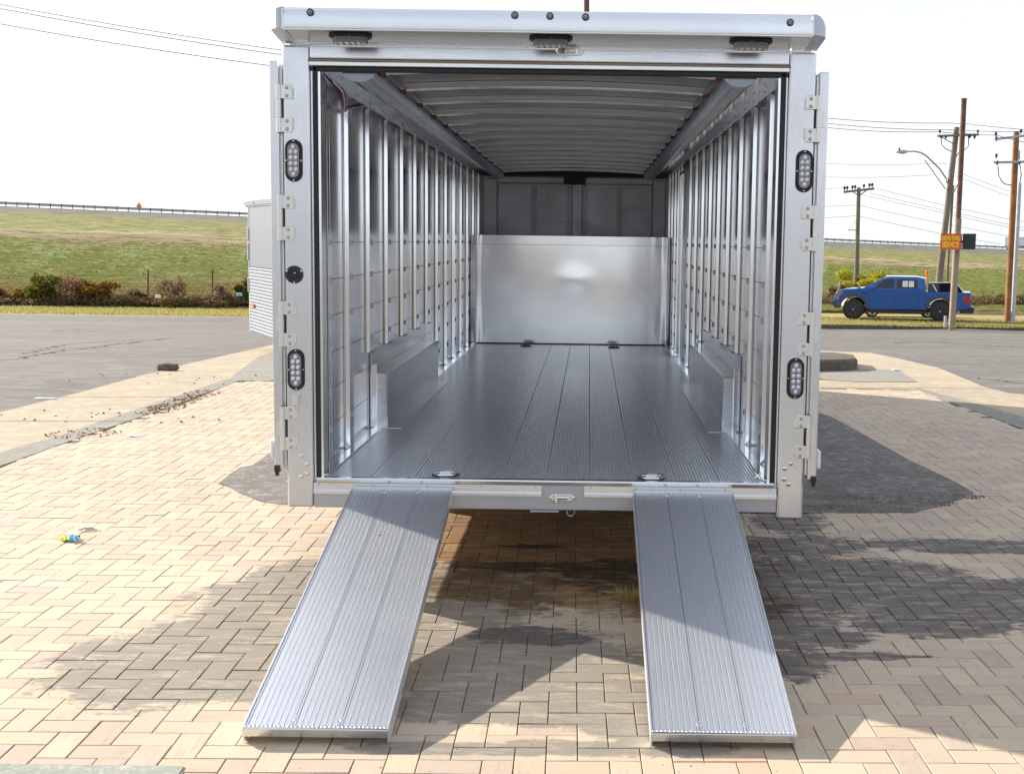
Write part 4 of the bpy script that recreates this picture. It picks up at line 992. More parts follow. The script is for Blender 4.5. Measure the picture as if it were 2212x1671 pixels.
# skirt down in front to meet the verge
me = bpy.data.meshes.new('embankment'); me.from_pydata(V, [], Fc); me.materials.append(M['slope']); me.shade_smooth()
uvl = me.uv_layers.new(name='uv'); idx = [0]*len(me.loops); me.loops.foreach_get('vertex_index', idx); uvl.data.foreach_set('uv', [c for i in idx for c in UVs[i]])
emb = bpy.data.objects.new('embankment', me); COL.objects.link(emb); struct(emb)
a0, b0_ = pz(XL, 668, 62), pz(XR, 672, 64)
la, lb = a0.lerp(b0_, -1.2), a0.lerp(b0_, 2.2)
sheet('verge', [((la.x, 58, gz(58)-.01), (lb.x, 58, gz(58)-.01)), (tuple(la), tuple(lb))], 'verge')
def slope_tufts(n, tr):
    V, Fc = [], []
    for _ in range(n):
        t = random.uniform(*tr); v = random.random()**1.6*.66; j = max(i for i in range(len(lines)) if lines[i][0] <= v); a0_, a1_ = lines[j], lines[j+1]
        f = (v-a0_[0])/(a1_[0]-a0_[0]); P = pz(XL, a0_[1], a0_[2]).lerp(pz(XR, a0_[3], a0_[4]), t); Q = pz(XL, a1_[1], a1_[2]).lerp(pz(XR, a1_[3], a1_[4]), t); q = P.lerp(Q, f)
        k = len(V); w = random.uniform(.08, .50); h = random.uniform(.03, .13); dx = random.uniform(-.1, .1)
        V += [(q.x-w, q.y, q.z-.03), (q.x+w, q.y, q.z-.03), (q.x+dx+w*.4, q.y+.05, q.z+h), (q.x+dx-w*.5, q.y+.05, q.z+h*.8)]; Fc.append((k, k+1, k+2, k+3))
    me = bpy.data.meshes.new('slope_grass'); me.from_pydata(V, [], Fc); me.materials.append(M['slope_blade']); o = bpy.data.objects.new('slope_grass', me); COL.objects.link(o); o.parent = emb; o['kind'] = 'stuff'
M['slope_blade'] = leaf_mat('slope_grass_tufts', [(.18, .21, .055), (.27, .25, .09), (.19, .25, .06), (.34, .28, .13), (.20, .19, .07), (.22, .27, .07), (.37, .30, .16)])
slope_tufts(13000, (-.12, .30)); slope_tufts(9000, (.80, 1.12))
# far side of the crest
ca, cb = pz(XL, 449, 214), pz(XR, 535, 320); la, lb = ca.lerp(cb, -1.2), ca.lerp(cb, 2.2)
sheet('crest_road', [(tuple(la), tuple(lb)), (tuple(la+Vector((0, 14, .1))), tuple(lb+Vector((0, 14, .1)))), (tuple(la+Vector((0, 60, -14))), tuple(lb+Vector((0, 60, -14)))), (tuple(la+Vector((0, 3000, -80))), tuple(lb+Vector((0, 3000, -80))))], 'road')

# grass blades on the near verges so they do not read as a flat sheet
def tufts(name, poly, n, h, w, mat, parent, zoff=0.0):
    V, Fc = [], []; xs = [q[0] for q in poly]; ys = [q[1] for q in poly]; k_ = 0
    while k_ < n:
        x, y = random.uniform(min(xs), max(xs)), random.uniform(min(ys), max(ys))
        if not inside(x, y, poly): continue
        k_ += 1; z = gz(y)+zoff; hh = h*random.uniform(.4, 1.2); a = random.uniform(-.6, .6); k = len(V); dx = random.uniform(-.5, .5)*hh
        V += [(x-w*math.cos(a), y-w*math.sin(a), z), (x+w*math.cos(a), y+w*math.sin(a), z), (x+dx, y+random.uniform(-.3, .3)*hh, z+hh)]; Fc.append((k, k+1, k+2))
    me = bpy.data.meshes.new(name); me.from_pydata(V, [], Fc); me.materials.append(M[mat]); o = bpy.data.objects.new(name, me); COL.objects.link(o); o['kind'] = 'stuff'
    if parent: o.parent = parent
    return o
M['verge_blade'] = leaf_mat('verge_blades', [(.42, .32, .14), (.34, .30, .11), (.24, .27, .07), (.50, .38, .19), (.20, .25, .06), (.45, .33, .16)])
tufts('verge_grass', [(-28, 47), (-6, 47), (-6, 56.5), (-28, 56.5)], 30000, .10, .03, 'verge_blade', None)
tufts('island_grass', [(island[0][0], 44.2), (24, 44.2), (24, 51), (island[0][0], 51)], 22000, .07, .02, 'verge_blade', None, .10) if island[0][1] < 44 else tufts('island_grass', [(9, island[1][1]+.3), (24, island[1][1]+.3), (24, 51), (9, 51)], 22000, .07, .02, 'verge_blade', None, .10)

# ---- brush, bushes
def leafmass(name, blobs, n, size, mat, loc=(0, 0, 0), twigs=0, parent=None, holes=.0):
    V, Fc = [], []
    tot = sum(b[3]*b[4]*b[5] for b in blobs)
    for (bx, by, bz, rx, ry, rz) in blobs:
        for _ in range(int(n*rx*ry*rz/tot)):
            while True:
                q = Vector((random.uniform(-1, 1), random.uniform(-1, 1), random.uniform(-1, 1)))
                if q.length < 1 and random.random() < .25+.75*q.length: break
            wob = 1+.25*math.sin(q.x*5+bx)*math.sin(q.z*6+by)
            c = Vector((bx+q.x*rx*wob, by+q.y*ry*wob, bz+q.z*rz*wob))
            if c.z < 0: c.z = random.uniform(0, .2)
            s = size*random.uniform(.5, 1.4); a = Vector((random.gauss(0, 1), random.gauss(0, 1), random.gauss(0, 1))).normalized(); b = a.cross(Vector((random.gauss(0, 1), random.gauss(0, 1), random.gauss(0, 1)))).normalized(); k = len(V)
            V += [tuple(c-a*s), tuple(c+b*s*.6), tuple(c+a*s), tuple(c-b*s*.6)]; Fc.append((k, k+1, k+2, k+3))
    me = bpy.data.meshes.new(name); me.from_pydata(V, [], Fc); me.materials.append(M[mat]); o = bpy.data.objects.new(name, me); COL.objects.link(o)
    if parent: o.parent = parent
    else: o.location = loc
    return o
def twig_mb(n, h, r, spread, lean=0):
    mb = MB()
    for _ in range(n):
        x, y = random.uniform(-spread, spread), random.uniform(-spread, spread)*.5; hh = h*random.uniform(.5, 1)
        dx, dy = random.uniform(-.4, .4)*hh+lean*hh, random.uniform(-.3, .3)*hh
        mb.tube([(x, y, 0), (x+dx*.4, y+dy*.4, hh*.55), (x+dx, y+dy, hh)], [r, r*.7, r*.3], 5)
    return mb
GB = 60.0
def bush(px, py_base, wpx, hpx, mat, label, n=2500, d=60.0, cat='bush', size=.07, tw=14, name='bush', grp=None):
    p = pz(px, py_base, d); sc = d/F_PX; w, h = wpx*sc, hpx*sc
    e = empty(name, tuple(p), label, cat, group=grp)
    blobs = []
    rng = random.Random(px)
    for _ in range(9): blobs.append((rng.uniform(-.42, .42)*w, rng.uniform(-.3, .3)*w, h*rng.uniform(.25, .78), w*rng.uniform(.14, .26), w*rng.uniform(.14, .22), h*rng.uniform(.14, .26)))
    leafmass('foliage', blobs, n, size, mat, parent=e)
    twig_mb(tw, h*.95, .02, w*.35).build('stem', 'leaf_brown' if False else 'wood_pole', e)
    return e
# low brush belt (one mass) at the foot of the slope
bl = []
for k in range(150):
    px = -150+k*13+random.uniform(-6, 6)
    if px > 700: break
    q = pz(px, 660, 60+random.uniform(-1, 2)); hh = random.uniform(.22, .42)*(1.0 if px < 300 else .8)
    bl.append((q.x, q.y, q.z+hh*.7, random.uniform(.5, .9), .6, hh))
def belt(name, blobs, n, size, mat):
    o = leafmass(name, [(b[0], b[1], b[2]+10, b[3], b[4], b[5]) for b in blobs], n, size, mat); o.location = (0, 0, -10); o['kind'] = 'stuff'; return o
belt('undergrowth', bl, 42000, .065, 'leaf_brown')
bl2 = []
for k in range(40):
    px = 1760+k*14
    q = pz(px, 664, 70+random.uniform(-1, 2)); bl2.append((q.x, q.y, q.z+.3, .7, .7, random.uniform(.3, .55)))
belt('undergrowth', bl2, 14000, .065, 'leaf_brown')
bt = []
for k in range(60):
    px = -60+k*11
    q = pz(px, 645, 62); bt.append((q.x, q.y, q.z+.2+.4*random.random(), .55, .35, .5))
belt('dry_stalks', bt, 15000, .030, 'leaf_pink')
bush(95, 652, 95, 62, 'leaf_green', 'round green bush with dark foliage at the far left of the brush', 3600)
bush(20, 655, 70, 38, 'leaf_gold', 'low gold and brown bush at the left edge of the photo', 2000)
bush(165, 652, 80, 70, 'leaf_pink', 'bare reddish bush with crossing stems between the green and the gold bush', 900, tw=30)
bush(215, 655, 95, 52, 'leaf_gold', 'golden yellow bush in the middle of the roadside brush', 3400)
bush(300, 652, 40, 30, 'leaf_brown', 'small brown bush just right of the golden one', 900)
bush(370, 652, 60, 58, 'leaf_pink', 'thin leafless pinkish bush between the two wire fence posts', 500, tw=26)
bush(480, 650, 40, 40, 'leaf_pink', 'sparse dry bush right of the second fence post', 350, tw=18)
bush(532, 655, 42, 55, 'leaf_green', 'green bush beside the silver trailer at the end of the brush', 2200)
bush(1856, 640, 105, 60, 'leaf_yellow', 'bright yellow shrub behind the hood of the blue pickup', 6500, d=95, size=.09)
bush(1808, 655, 40, 42, 'leaf_brown', 'scruffy brown bush in front of the nose of the blue pickup', 1500, d=75)
bush(2150, 660, 55, 30, 'leaf_green', 'dark green bush behind the tailgate of the blue pickup', 1800, d=75)
bush(2200, 662, 50, 26, 'leaf_brown', 'brown bush between the wooden pole and the silver pole', 1200, d=75)
# fence posts
for px, y0, y1, lab in ((320, 655, 582, 'thin steel fence post left of the leafless bush'), (459, 655, 583, 'thin steel fence post nearer the silver trailer')):
    a, b = pz(px, y0, 61), pz(px, y1, 61); tag(MB().cyl(tuple(a), tuple(b), .035, 6).build('fence_post', 'rust'), lab, 'fence post', 'wire fence posts below the embankment')
mb = MB()
for yy in (596, 612, 628):
    mb.tube([tuple(pz(x, yy+1*math.sin(x*.02), 61)) for x in range(-40, 600, 40)], .008, 4)
tag(mb.build('fence_wire', 'thin_cable'), 'rusty strands of wire fence running through the roadside brush', 'wire fence')
for (px, py, mt, lab) in ((341, 643, 'paper', 'white bit of litter caught in the brush'), (598-58-3+60-0, 645, 'w_blu', 'pale blue litter caught in the brush next to the silver trailer')):
    if px > 560: px = 517; py = 639
    q = pz(px, py, 58.5); tag(rock('litter_scrap', q, .13, .08, .08, px, mt), lab, 'litter')
    
# guard rail on the crest
gr = empty('guard_rail', tuple(ca), 'long steel guard rail along the top of the embankment', 'guard rail')
ga, gb = pz(0, 447, 205), pz(2212, 545, 330); o3 = Vector(ca)
U = pz(XL, 449, 214); 
def crest(px):
    t = (px-XL)/(XR-XL); return px, 449+(535-449)*t
def crest_pt(px):   # intersect vertical plane through the crest line with the view column
    lo, hi = -1.2, 2.2
    for _ in range(40):
        m_ = (lo+hi)/2; q = ca.lerp(cb, m_); sx = scr(q.x, q.y, q.z)[0]
        if sx < px: lo = m_
        else: hi = m_
    return ca.lerp(cb, lo)
rail = MB(); prev = None
for px in range(-40, 2300, 20):
    q = crest_pt(px)-o3+Vector((0, -.2, 0)); 
    if prev is not None:
        a, b = prev, q
        for (z0, z1, yo) in ((.25, .40, 0), (.40, .50, .05), (.50, .60, .05), (.60, .76, 0)):
            rail.quad((a.x, a.y+yo, a.z+z0), (b.x, b.y+yo, b.z+z0), (b.x, b.y+(.05 if yo == 0 and z0 < .5 else 0), b.z+z1), (a.x, a.y+(.05 if yo == 0 and z0 < .5 else 0), a.z+z1))
    prev = q
rail.build('rail', 'galv', gr)
p0 = None; px = -10.0
while px < 600:
    q = crest_pt(px)-o3
    if p0 is None: p0 = MB().box(-.06, .06, -.07, .07, -.2, .80).build('rail_post', 'wood_pole', gr, loc=tuple(q+Vector((0, -.2, 0))))
    else: copyof(p0, gr, tuple(q+Vector((0, -.2, 0))))
    px += 24.0
while px < 2230:
    q = crest_pt(px)-o3; c = copyof(p0, gr, tuple(q+Vector((0, -.2, 0)))); px += 16.5
# diamond warning sign
q = crest_pt(283); e = empty('warning_sign', tuple(q+Vector((0, 4, 0))), 'orange diamond road sign standing beyond the guard rail', 'road sign')
hh = 14*218/F_PX; wq = 6.5*218/F_PX
MB().ext([(-wq, hh*.9), (0, hh*.9-wq*1.4), (wq, hh*.9), (0, hh*.9+wq*1.4)], 'y', -.02, .02).build('sign_panel', 'sign_orange', e)
MB().box(-.05, .05, .021, .08, -.3, hh*.9+.4).build('post', 'wood_pole', e)

# ---- second trailer
c0 = pz(541, 715, 22.8); dirv = (pz(590, 727, 21.1)-c0); dirv.z = 0; dirv.normalize(); ang = math.atan2(dirv.y, dirv.x)
t2 = empty('parked_trailer', (c0.x, c0.y, gz(c0.y)), 'silver box trailer with corrugated lower side, parked behind the open trailer at left', 'trailer', ang)
zb2 = c0.z-gz(c0.y); zt2 = zb2+2.28; L2 = 6.5; W2 = 2.4
z_split = zb2+1.18
MB().box(0, L2, 0, W2, z_split, zt2).build('upper_body', 'silver', t2, bevel=.02)
prof = []; nz_ = 20
for k in range(nz_):
    z = zb2+(z_split-zb2)*k/nz_; prof += [(-.002, z), (-.012, z+.010), (-.012, z+.046), (-.002, z+.055)]
prof = prof+[(W2, z_split-.002), (W2, zb2)]
MB().ext(prof, 'x', .02, L2).build('corrugated_skirt', 'silver', t2)
MB().ext([(-.42, zt2+.06), (-.45, zt2+.085), (.0, zt2+.11), (L2, zt2+.11), (L2, zt2), (.0, zt2), (-.15, zt2-.02)], 'y', -.02, W2+.02).build('roof_canopy', 'silver', t2, bevel=.012)
MB().box(-.001, L2, -.014, -.0005, zt2-.012, zt2-.002).build('roof_trim', 'galv', t2)
MB().cyl((.55, -.0, zt2+.05), (.55, -.028, zt2+.05), .018, 10).build('rivet', 'black', t2)
MB().box(.25, .50, -.04, -.021, zb2+.47, zb2+.53).build('marker_lamp', 'amber', t2, bevel=.006)
for za, zb in ((zb2+1.3, zb2+1.62), (zb2+.72, zb2+.98), (zt2-.62, zt2-.38)): MB().box(-.05, .01, -.03, .05, za, zb).build('door_hinge', 'galv', t2, bevel=.01)
MB().box(-.01, .02, -.012, .02, zb2, zt2).build('corner_trim', 'white', t2)
for xx in (3.2, 4.1):
    w = MB().tube([(xx, .1, .33), (xx, .12, .33), (xx, .30, .33), (xx, .32, .33)], [.27, .33, .33, .27], 20).build('wheel', 'rubber', t2, smooth=True)
MB().cyl((L2*.5, 1.2, -.0), (L2*.5, 1.2, zb2), .05, 8).box(.4, L2, .3, W2-.3, zb2-.08, zb2).build('chassis', 'black', t2)

# ---- blue pickup
TP = pz(1815, 690, 53.5); q1 = pz(1842, 690, 55.0); q2 = pz(2027, 694.5, 54.0)
du = (q2-q1); wb_len = du.length; du.z = 0; du.normalize(); ta = math.atan2(du.y, du.x)
gzt = gz(q1.y-CY if False else 48.5)+.10
org = q1-du*.85
pk = empty('pickup_truck', (org.x, org.y, gzt), 'blue four-door pickup truck with black wheels and a dark bed cover, parked on the grass', 'pickup truck', ta)
TW = 2.05; WR, AR = .46, .58; A1, A2 = .85, .85+3.73
def arc(cx, r, n=12, zb=.50):
    a0 = math.asin((zb-WR)/r) if zb > WR else 0
    return [(cx+r*math.cos(a0+(math.pi-2*a0)*i/n), WR+r*math.sin(a0+(math.pi-2*a0)*i/n)) for i in range(n+1)]
body = [(.02, .80), (.0, 1.02), (.10, 1.24), (.45, 1.34), (1.32, 1.42), (3.90, 1.42), (3.92, 1.31), (5.84, 1.31), (5.86, .62), (A2+.70, .52)]
body += arc(A2, AR)+[(A1+.75, .46)]+arc(A1, AR)+[(.16, .56)]
MB().ext(body, 'y', 0.03, TW-.03).build('body', 'truck_paint', pk, bevel=.035, seg=3, smooth=True)
# greenhouse
mb = MB(); low = [(1.24, 1.40), (3.96, 1.40)]; top = [(2.15, 1.90), (2.5, 1.945), (3.55, 1.93), (3.86, 1.86)]
def loft(secs):
    mb = MB(); n = len(secs[0]); 
    for s_ in secs: mb.v += s_
    for a in range(len(secs)-1):
        for i in range(n): j = (i+1) % n; mb.f.append((a*n+i, a*n+j, (a+1)*n+j, (a+1)*n+i))
    mb.f.append(tuple(range(n))[::-1]); mb.f.append(tuple((len(secs)-1)*n+i for i in range(n))); return mb
out = [(1.24, 1.41), (2.12, 1.87), (2.45, 1.945), (3.55, 1.94), (3.86, 1.87), (3.98, 1.41)]
def ins(z): return .06+.16*(z-1.41)/.53
loft([[(x, ins(z), z) for x, z in out], [(x, TW-ins(z), z) for x, z in out]]).build('cab', 'truck_paint', pk, bevel=.03, seg=3, smooth=True)
def pane(pts, name, mat='glass_dark', off=.006, th=.004, lab=None):
    mb = MB(); a = [(x, ins(z)-off, z) for x, z in pts]; b = [(x, ins(z)-off+th, z) for x, z in pts]; n = len(a); mb.v = a+b; mb.f = [tuple(range(n)), tuple(range(n, 2*n))[::-1]]+[(i, (i+1) % n, n+(i+1) % n, n+i) for i in range(n)]
    return mb.build(name, mat, pk)
pane([(1.72, 1.44), (2.58, 1.44), (2.60, 1.84), (2.30, 1.84), (2.12, 1.78)], 'front_side_window')
w2 = pane([(2.68, 1.44), (3.58, 1.44), (3.56, 1.82), (2.69, 1.84)], 'rear_side_window')
for a, b in ((2.94, 3.16), (3.20, 3.42)): pane([(a, 1.50), (b, 1.50), (b, 1.76), (a, 1.76)], 'window_sticker', 'paper', .010, .002)
loft([[(1.34, .12, 1.45), (2.12, .22, 1.86), (2.10, .22, 1.87), (1.32, .12, 1.46)], [(1.34, TW-.12, 1.45), (2.12, TW-.22, 1.86), (2.10, TW-.22, 1.87), (1.32, TW-.12, 1.46)]]).build('windscreen', 'glass_dark', pk)
# bed cover with windows
out2 = [(4.00, 1.31), (4.04, 1.68), (4.9, 1.71), (5.25, 1.66), (5.5, 1.31)]
loft([[(x, .10+.10*(z-1.31)/.4, z) for x, z in out2], [(x, TW-.10-.10*(z-1.31)/.4, z) for x, z in out2]]).build('bed_cover', 'glass_dark', pk, bevel=.02)
MB().tube([(4.22, .10, 1.64), (4.40, .085, 1.33)], .025, 6).build('cover_strut', 'white', pk)
MB().tube([(4.05, .19, 1.70), (4.9, .19, 1.73), (5.25, .19, 1.68), (5.52, .10, 1.33)], .022, 6).build('cover_rim', 'white', pk)
MB().ext([(2.2, 1.945), (3.5, 1.955), (3.9, 1.88), (3.93, 1.84), (3.55, 1.935)], 'y', .24, TW-.24).build('roof_edge', 'white', pk)
for cxw, nm in ((A1, 'front'), (A2, 'rear')):
    a = arc(cxw, AR+.10, 14, .50); b = arc(cxw, AR-.01, 14, .50)
    MB().ext(a+b[::-1], 'y', -.035, .06).build('wheel_flare', 'arch_grey', pk, bevel=.015)
    for yy in (.16, TW-.16):
        w = MB().tube([(cxw, yy-.15, WR), (cxw, yy-.13, WR), (cxw, yy+.13, WR), (cxw, yy+.15, WR)], [.36, WR, WR, .36], 30).build('wheel', 'rubber', pk, smooth=True)
        rm = MB().torus((cxw, yy-.155, WR), .27, .02, n=24)
        for k in range(6):
            t = k*math.pi/3; rm.tube([(cxw, yy-.152, WR), (cxw+.26*math.cos(t), yy-.150, WR+.26*math.sin(t))], .022, 5)
        rm.dome((cxw, yy-.152, WR), .06, n=10).build('rim', 'arch_grey', w, smooth=True)
        MB().cyl((cxw, yy-.175, WR), (cxw, yy-.188, WR), .03, 8).build('hub_cap', 'galv', w)
MB().ext([(-.08, .82), (-.10, .70), (.02, .52), (.20, .50), (.22, .62), (.12, .84)], 'y', .1, TW-.1).build('front_bumper', 'arch_grey', pk, bevel=.02)
MB().ext([(5.84, .70), (6.0, .66), (5.98, .42), (5.4, .40), (5.4, .55)], 'y', .05, TW-.05).build('rear_bumper', 'black', pk, bevel=.03)
MB().box(1.5, 4.0, .06, TW-.06, .33, .47).build('running_board', 'black', pk, bevel=.03)
MB().box(.9, 5.3, .5, TW-.5, .38, .60).build('chassis', 'black', pk)
MB().ext([(.05, 1.02), (.14, 1.21), (.42, 1.24), (.36, 1.14), (.22, 1.02), (.16, .90), (.06, .90)], 'y', .018, .05).build('headlight', 'lens', pk, bevel=.01)
MB().box(.13, .20, .012, .03, .90, .98).build('turn_signal', 'amber', pk)
MB().ext([(5.48, 1.14), (5.80, 1.16), (5.82, .82), (5.62, .82), (5.56, .96)], 'y', .018, .05).build('tail_light', 'red_lens', pk, bevel=.01)
MB().box(1.56, 1.80, -.12, .05, 1.33, 1.50).build('side_mirror', 'truck_paint', pk, bevel=.04)
for xx in (2.44, 3.42): MB().box(xx, xx+.20, .0, .028, 1.20, 1.25).build('door_handle', 'truck_paint', pk, bevel=.01)
MB().ext([(1.45, .60), (3.95, .60), (3.95, .63), (1.45, .63)], 'y', .012, .029).build('side_crease', 'truck_paint', pk, bevel=.005)
for xx in (1.50, 2.62, 3.62, 3.93): MB().box(xx, xx+.012, .024, .030, .55, 1.40).build('door_gap', 'black', pk)
MB().ext([(1.10, 1.24), (1.35, 1.22), (1.42, 1.12), (1.30, 1.16)], 'y', .022, .03).build('fender_vent', 'black', pk)
# white car behind the pickup: only a wheel and sill are seen under it
cpos = pz(1846, 683, 60); cz0 = gz(cpos.y)
wc = empty('white_car', (cpos.x, cpos.y, cz0), 'light car hidden behind the blue pickup, its bright alloy wheel showing underneath', 'car', .02)
sec = [(0, .35), (.0, .75), (.9, .92), (1.5, 1.33), (2.9, 1.36), (3.6, .98), (4.3, .92), (4.4, .4)]
MB().ext(sec, 'y', 0, 1.7).build('body', 'white', wc, bevel=.06, seg=3, smooth=True)
MB().ext([(1.1, .95), (1.55, 1.28), (2.85, 1.30), (3.35, .98)], 'y', -.006, 1.706).build('side_windows', 'glass_dark', wc)
for xx in (.85, 2.35+1.2):
    w = MB().tube([(xx, -.02, .32), (xx, 0, .32), (xx, .2, .32)], [.26, .32, .32], 22).build('wheel', 'rubber', wc, smooth=True)
    rm = MB().torus((xx, -.03, .32), .21, .02, n=20)
    for k in range(5): t = k*2*math.pi/5+.3; rm.tube([(xx, -.03, .32), (xx+.2*math.cos(t), -.03, .32+.2*math.sin(t))], .028, 5)
    rm.build('rim', 'chrome', w, smooth=True)

# ---- white truck on the embankment road at far right
q = crest_pt(2212); e = empty('white_truck', tuple(q+Vector((-4.2, 3, 0))), 'white box truck on the embankment road at the right edge', 'truck', .1)
MB().box(0, 9, 0, 2.4, 1.0, 3.4).build('cargo_box', 'white', e, bevel=.05); MB().ext([(9.1, .6), (11.4, .6), (11.4, 1.7), (10.8, 2.6), (9.1, 2.9)], 'y', .1, 2.3).build('cab', 'white', e, bevel=.05)
MB().box(0.6, 11, .2, 2.2, .45, 1.0).build('chassis', 'black', e)
for xx in (2, 3.2, 10): MB().cyl((xx, -.02, .5), (xx, .3, .5), .5, 18).cyl((xx, 2.1, .5), (xx, 2.42, .5), .5, 18).build('wheel', 'rubber', e)

# ---- poles
def pole_things(name, label, cat, base, top, r0, r1, mat, d, group=None, nseg=8):
    a, b = pz(*base, d), pz(*top, d); e = empty(name, tuple(a), label, cat, group=group)
    MB().tube([(0, 0, -.2), tuple((b-a)*.5), tuple(b-a)], [r0, (r0+r1)/2, r1], 12).build('pole_shaft', mat, e, smooth=True)
    return e, a
def rel(px, py, d, a): return tuple(pz(px, py, d)-a)
# sign pole
D1 = 50.5
a, b, c = pz(2056, 702, D1), pz(2070, 474, D1), pz(2082.5, 215, D1)
sp = empty('sign_pole', tuple(a), 'tall steel sign pole, tan below and rusty red above, beside the blue pickup', 'pole')
MB().tube([(0, 0, -.2), tuple(b-a)], .135, 14).build('lower_shaft', 'tan_paint', sp, smooth=True)
MB().tube([tuple(b-a), tuple(c-a)], .105, 14).build('upper_shaft', 'rust', sp, smooth=True)
MB().torus(tuple(b-a), .13, .02, axis='z', n=16).build('collar', 'tan_paint', sp, smooth=True)
MB().cyl(tuple(Vector(c-a)), tuple(Vector(c-a)+Vector((0, 0, .04))), .125, 14).build('cap', 'rust', sp)
MB().box(-.35, -.25, -.15, -.05, -.1, .38).build('guard_stub', 'galv', sp)
sc_ = D1/F_PX
sg_c = pz(2056, 522, D1-.38)
sg = empty('drive_thru_sign', tuple(sg_c), 'red and yellow lettered sign box fixed to the tall sign pole', 'sign', -.42)
MB().box(-.44, .36, -.02, .30, -.32, .32).build('cabinet', 'black', sg, bevel=.01)
MB().box(-.44, .36, -.032, -.021, -.32, .32).build('sign_face', 'sign_red', sg)
MB().box(-.44, .36, -.040, -.033, .29, .32).box(-.44, .36, -.040, -.033, -.32, -.29).box(-.44, -.42, -.040, -.033, -.289, .289).box(.34, .36, -.040, -.033, -.289, .289).build('face_frame', 'sign_red', sg)
def text(s_, size, loc, parent, mat, name='lettering', sx=1.0):
    cu = bpy.data.curves.new(name, 'FONT'); cu.body = s_; cu.size = size; cu.align_x = 'CENTER'; cu.align_y = 'CENTER'; cu.extrude = .004; cu.offset = size*.045
    t_ = bpy.data.objects.new('tmp', cu); COL.objects.link(t_); me = bpy.data.meshes.new_from_object(t_.evaluated_get(bpy.context.evaluated_depsgraph_get())); bpy.data.objects.remove(t_)
    me.materials.clear(); me.materials.append(M[mat]); o = bpy.data.objects.new(name, me); COL.objects.link(o); o.parent = parent; o.location = loc; o.rotation_euler = (R(90), 0, 0); o.scale = (sx, 1, 1); return o
text('DRIVE-THRU', .25, (-.04, -.042, .13), sg, 'sign_yellow', sx=.52); text('SERVICE', .30, (-.04, -.042, -.13), sg, 'sign_yellow', sx=.60)
e2 = MB().box(.40, .90, .12, .30, -.30, .33).box(.36, .40, .14, .26, -.05, .05).build('rear_cabinet', 'black', sg, bevel=.01)

# leaning pole with street lamp
D2 = 68
lp, a = pole_things('utility_pole', 'leaning grey wooden utility pole carrying a street lamp, behind the blue pickup', 'utility pole', (2024, 640), (2067, 275), .20, .15, 'wood_pole', D2)
MB().tube([rel(2025, 294, D2-.3, a), rel(2114, 291, D2-.3, a)], .07, 6).build('cross_arm', 'wood_pole', lp)
MB().tube([rel(2044, 640, D2+1, a), rel(2059, 400, D2+1, a)], .07, 6).build('brace_pole', 'wood_pole', lp)
MB().tube([rel(2030, 294, D2-.3, a), rel(2058, 310, D2, a)], .03, 4).build('arm_brace', 'galv', lp)
def insul(px, py, d, a, par, h=.22, r_=.07):
    p_ = Vector(rel(px, py, d, a)); return MB().tube([p_, p_+Vector((0, 0, h*.3)), p_+Vector((0, 0, h*.4)), p_+Vector((0, 0, h*.8)), p_+Vector((0, 0, h))], [r_*.4, r_*.4, r_, r_, r_*.5], 8).build('insulator', 'rubber', par)
for px, dy in ((2030, -4), (2112, -4), (2033, 8), (2043, 8), (2093, 8), (2096, 5), (2105, 8)): insul(px, 293+dy, D2-.3, a, lp)
MB().tube([rel(2033, 301, D2-.3, a), rel(2034, 312, D2, a), rel(2042, 321, D2, a), rel(2054, 327, D2, a)], .025, 4).build('jumper_cable', 'cable', lp)
MB().tube([rel(2092, 300, D2-.3, a), rel(2093, 315, D2, a), rel(2086, 322, D2, a), rel(2072, 328, D2, a), rel(2062, 345, D2, a)], .025, 4).build('jumper_cable', 'cable', lp)
la_ = MB().tube([rel(2044.5, 395, D2, a), rel(2044, 386, D2, a), rel(2030, 365, D2-.3, a), rel(2013, 348, D2-.8, a), rel(1999, 335, D2-1.2, a), rel(1988, 329.5, D2-1.5, a), rel(1975, 327, D2-1.7, a), rel(1960, 327.5, D2-2, a)], .045, 6).build('lamp_arm', 'galv', lp, smooth=True)
MB().tube([rel(2042, 408, D2, a), rel(1997, 345, D2-1.2, a)], .03, 5).build('lamp_brace', 'galv', lp)
MB().tube([rel(1960, 327.5, D2-2, a), rel(1952, 328, D2-2, a), rel(1936, 329, D2-2, a)], [.05, .12, .04], 8).build('lamp_head', 'galv', lp, smooth=True)
p_ = Vector(rel(1942.5, 327, D2-2, a)); MB().cyl(p_, p_+Vector((0, 0, .18)), .05, 8).build('photo_cell', 'black', lp)
MB().tube([rel(2054, 413, D2, a), rel(2062, 413, D2, a), rel(2066, 402, D2, a), rel(2070, 392, D2, a)], .05, 5).build('cable_bracket', 'galv', lp)
# right wooden pole
D3 = 55
wp, a = pole_things('utility_pole', 'brown wooden utility pole with two pale cross arms near the right edge', 'utility pole', (2177.5, 694), (2195.6, 285), .17, .13, 'wood_new', D3)
MB().tube([rel(2148, 301, D3-.3, a), rel(2232, 291, D3-.3, a)], .06, 6).build('cross_arm', 'galv', wp)
MB().tube([rel(2146, 351, D3-.3, a), rel(2240, 349, D3-.3, a)], .06, 6).build('cross_arm', 'galv', wp)
for px, py in ((2152, 306), (2152, 343), (2154, 358), (2151, 296), (2205, 290), (2202, 358)): insul(px, py, D3-.3, a, wp, .22, .06)
MB().tube([rel(2156, 360, D3-.3, a), rel(2157, 378, D3, a), rel(2164, 392, D3, a), rel(2172, 398, D3, a), rel(2186, 400, D3, a)], .022, 4).build('jumper_cable', 'cable', wp)
MB().tube([rel(2204, 358, D3-.3, a), rel(2206, 378, D3, a), rel(2202, 400, D3, a)], .022, 4).build('jumper_cable', 'cable', wp)
MB().tube([rel(2199, 325, D3, a), rel(2199, 345, D3, a)], .1, 8).build('fuse_can', 'galv', wp)
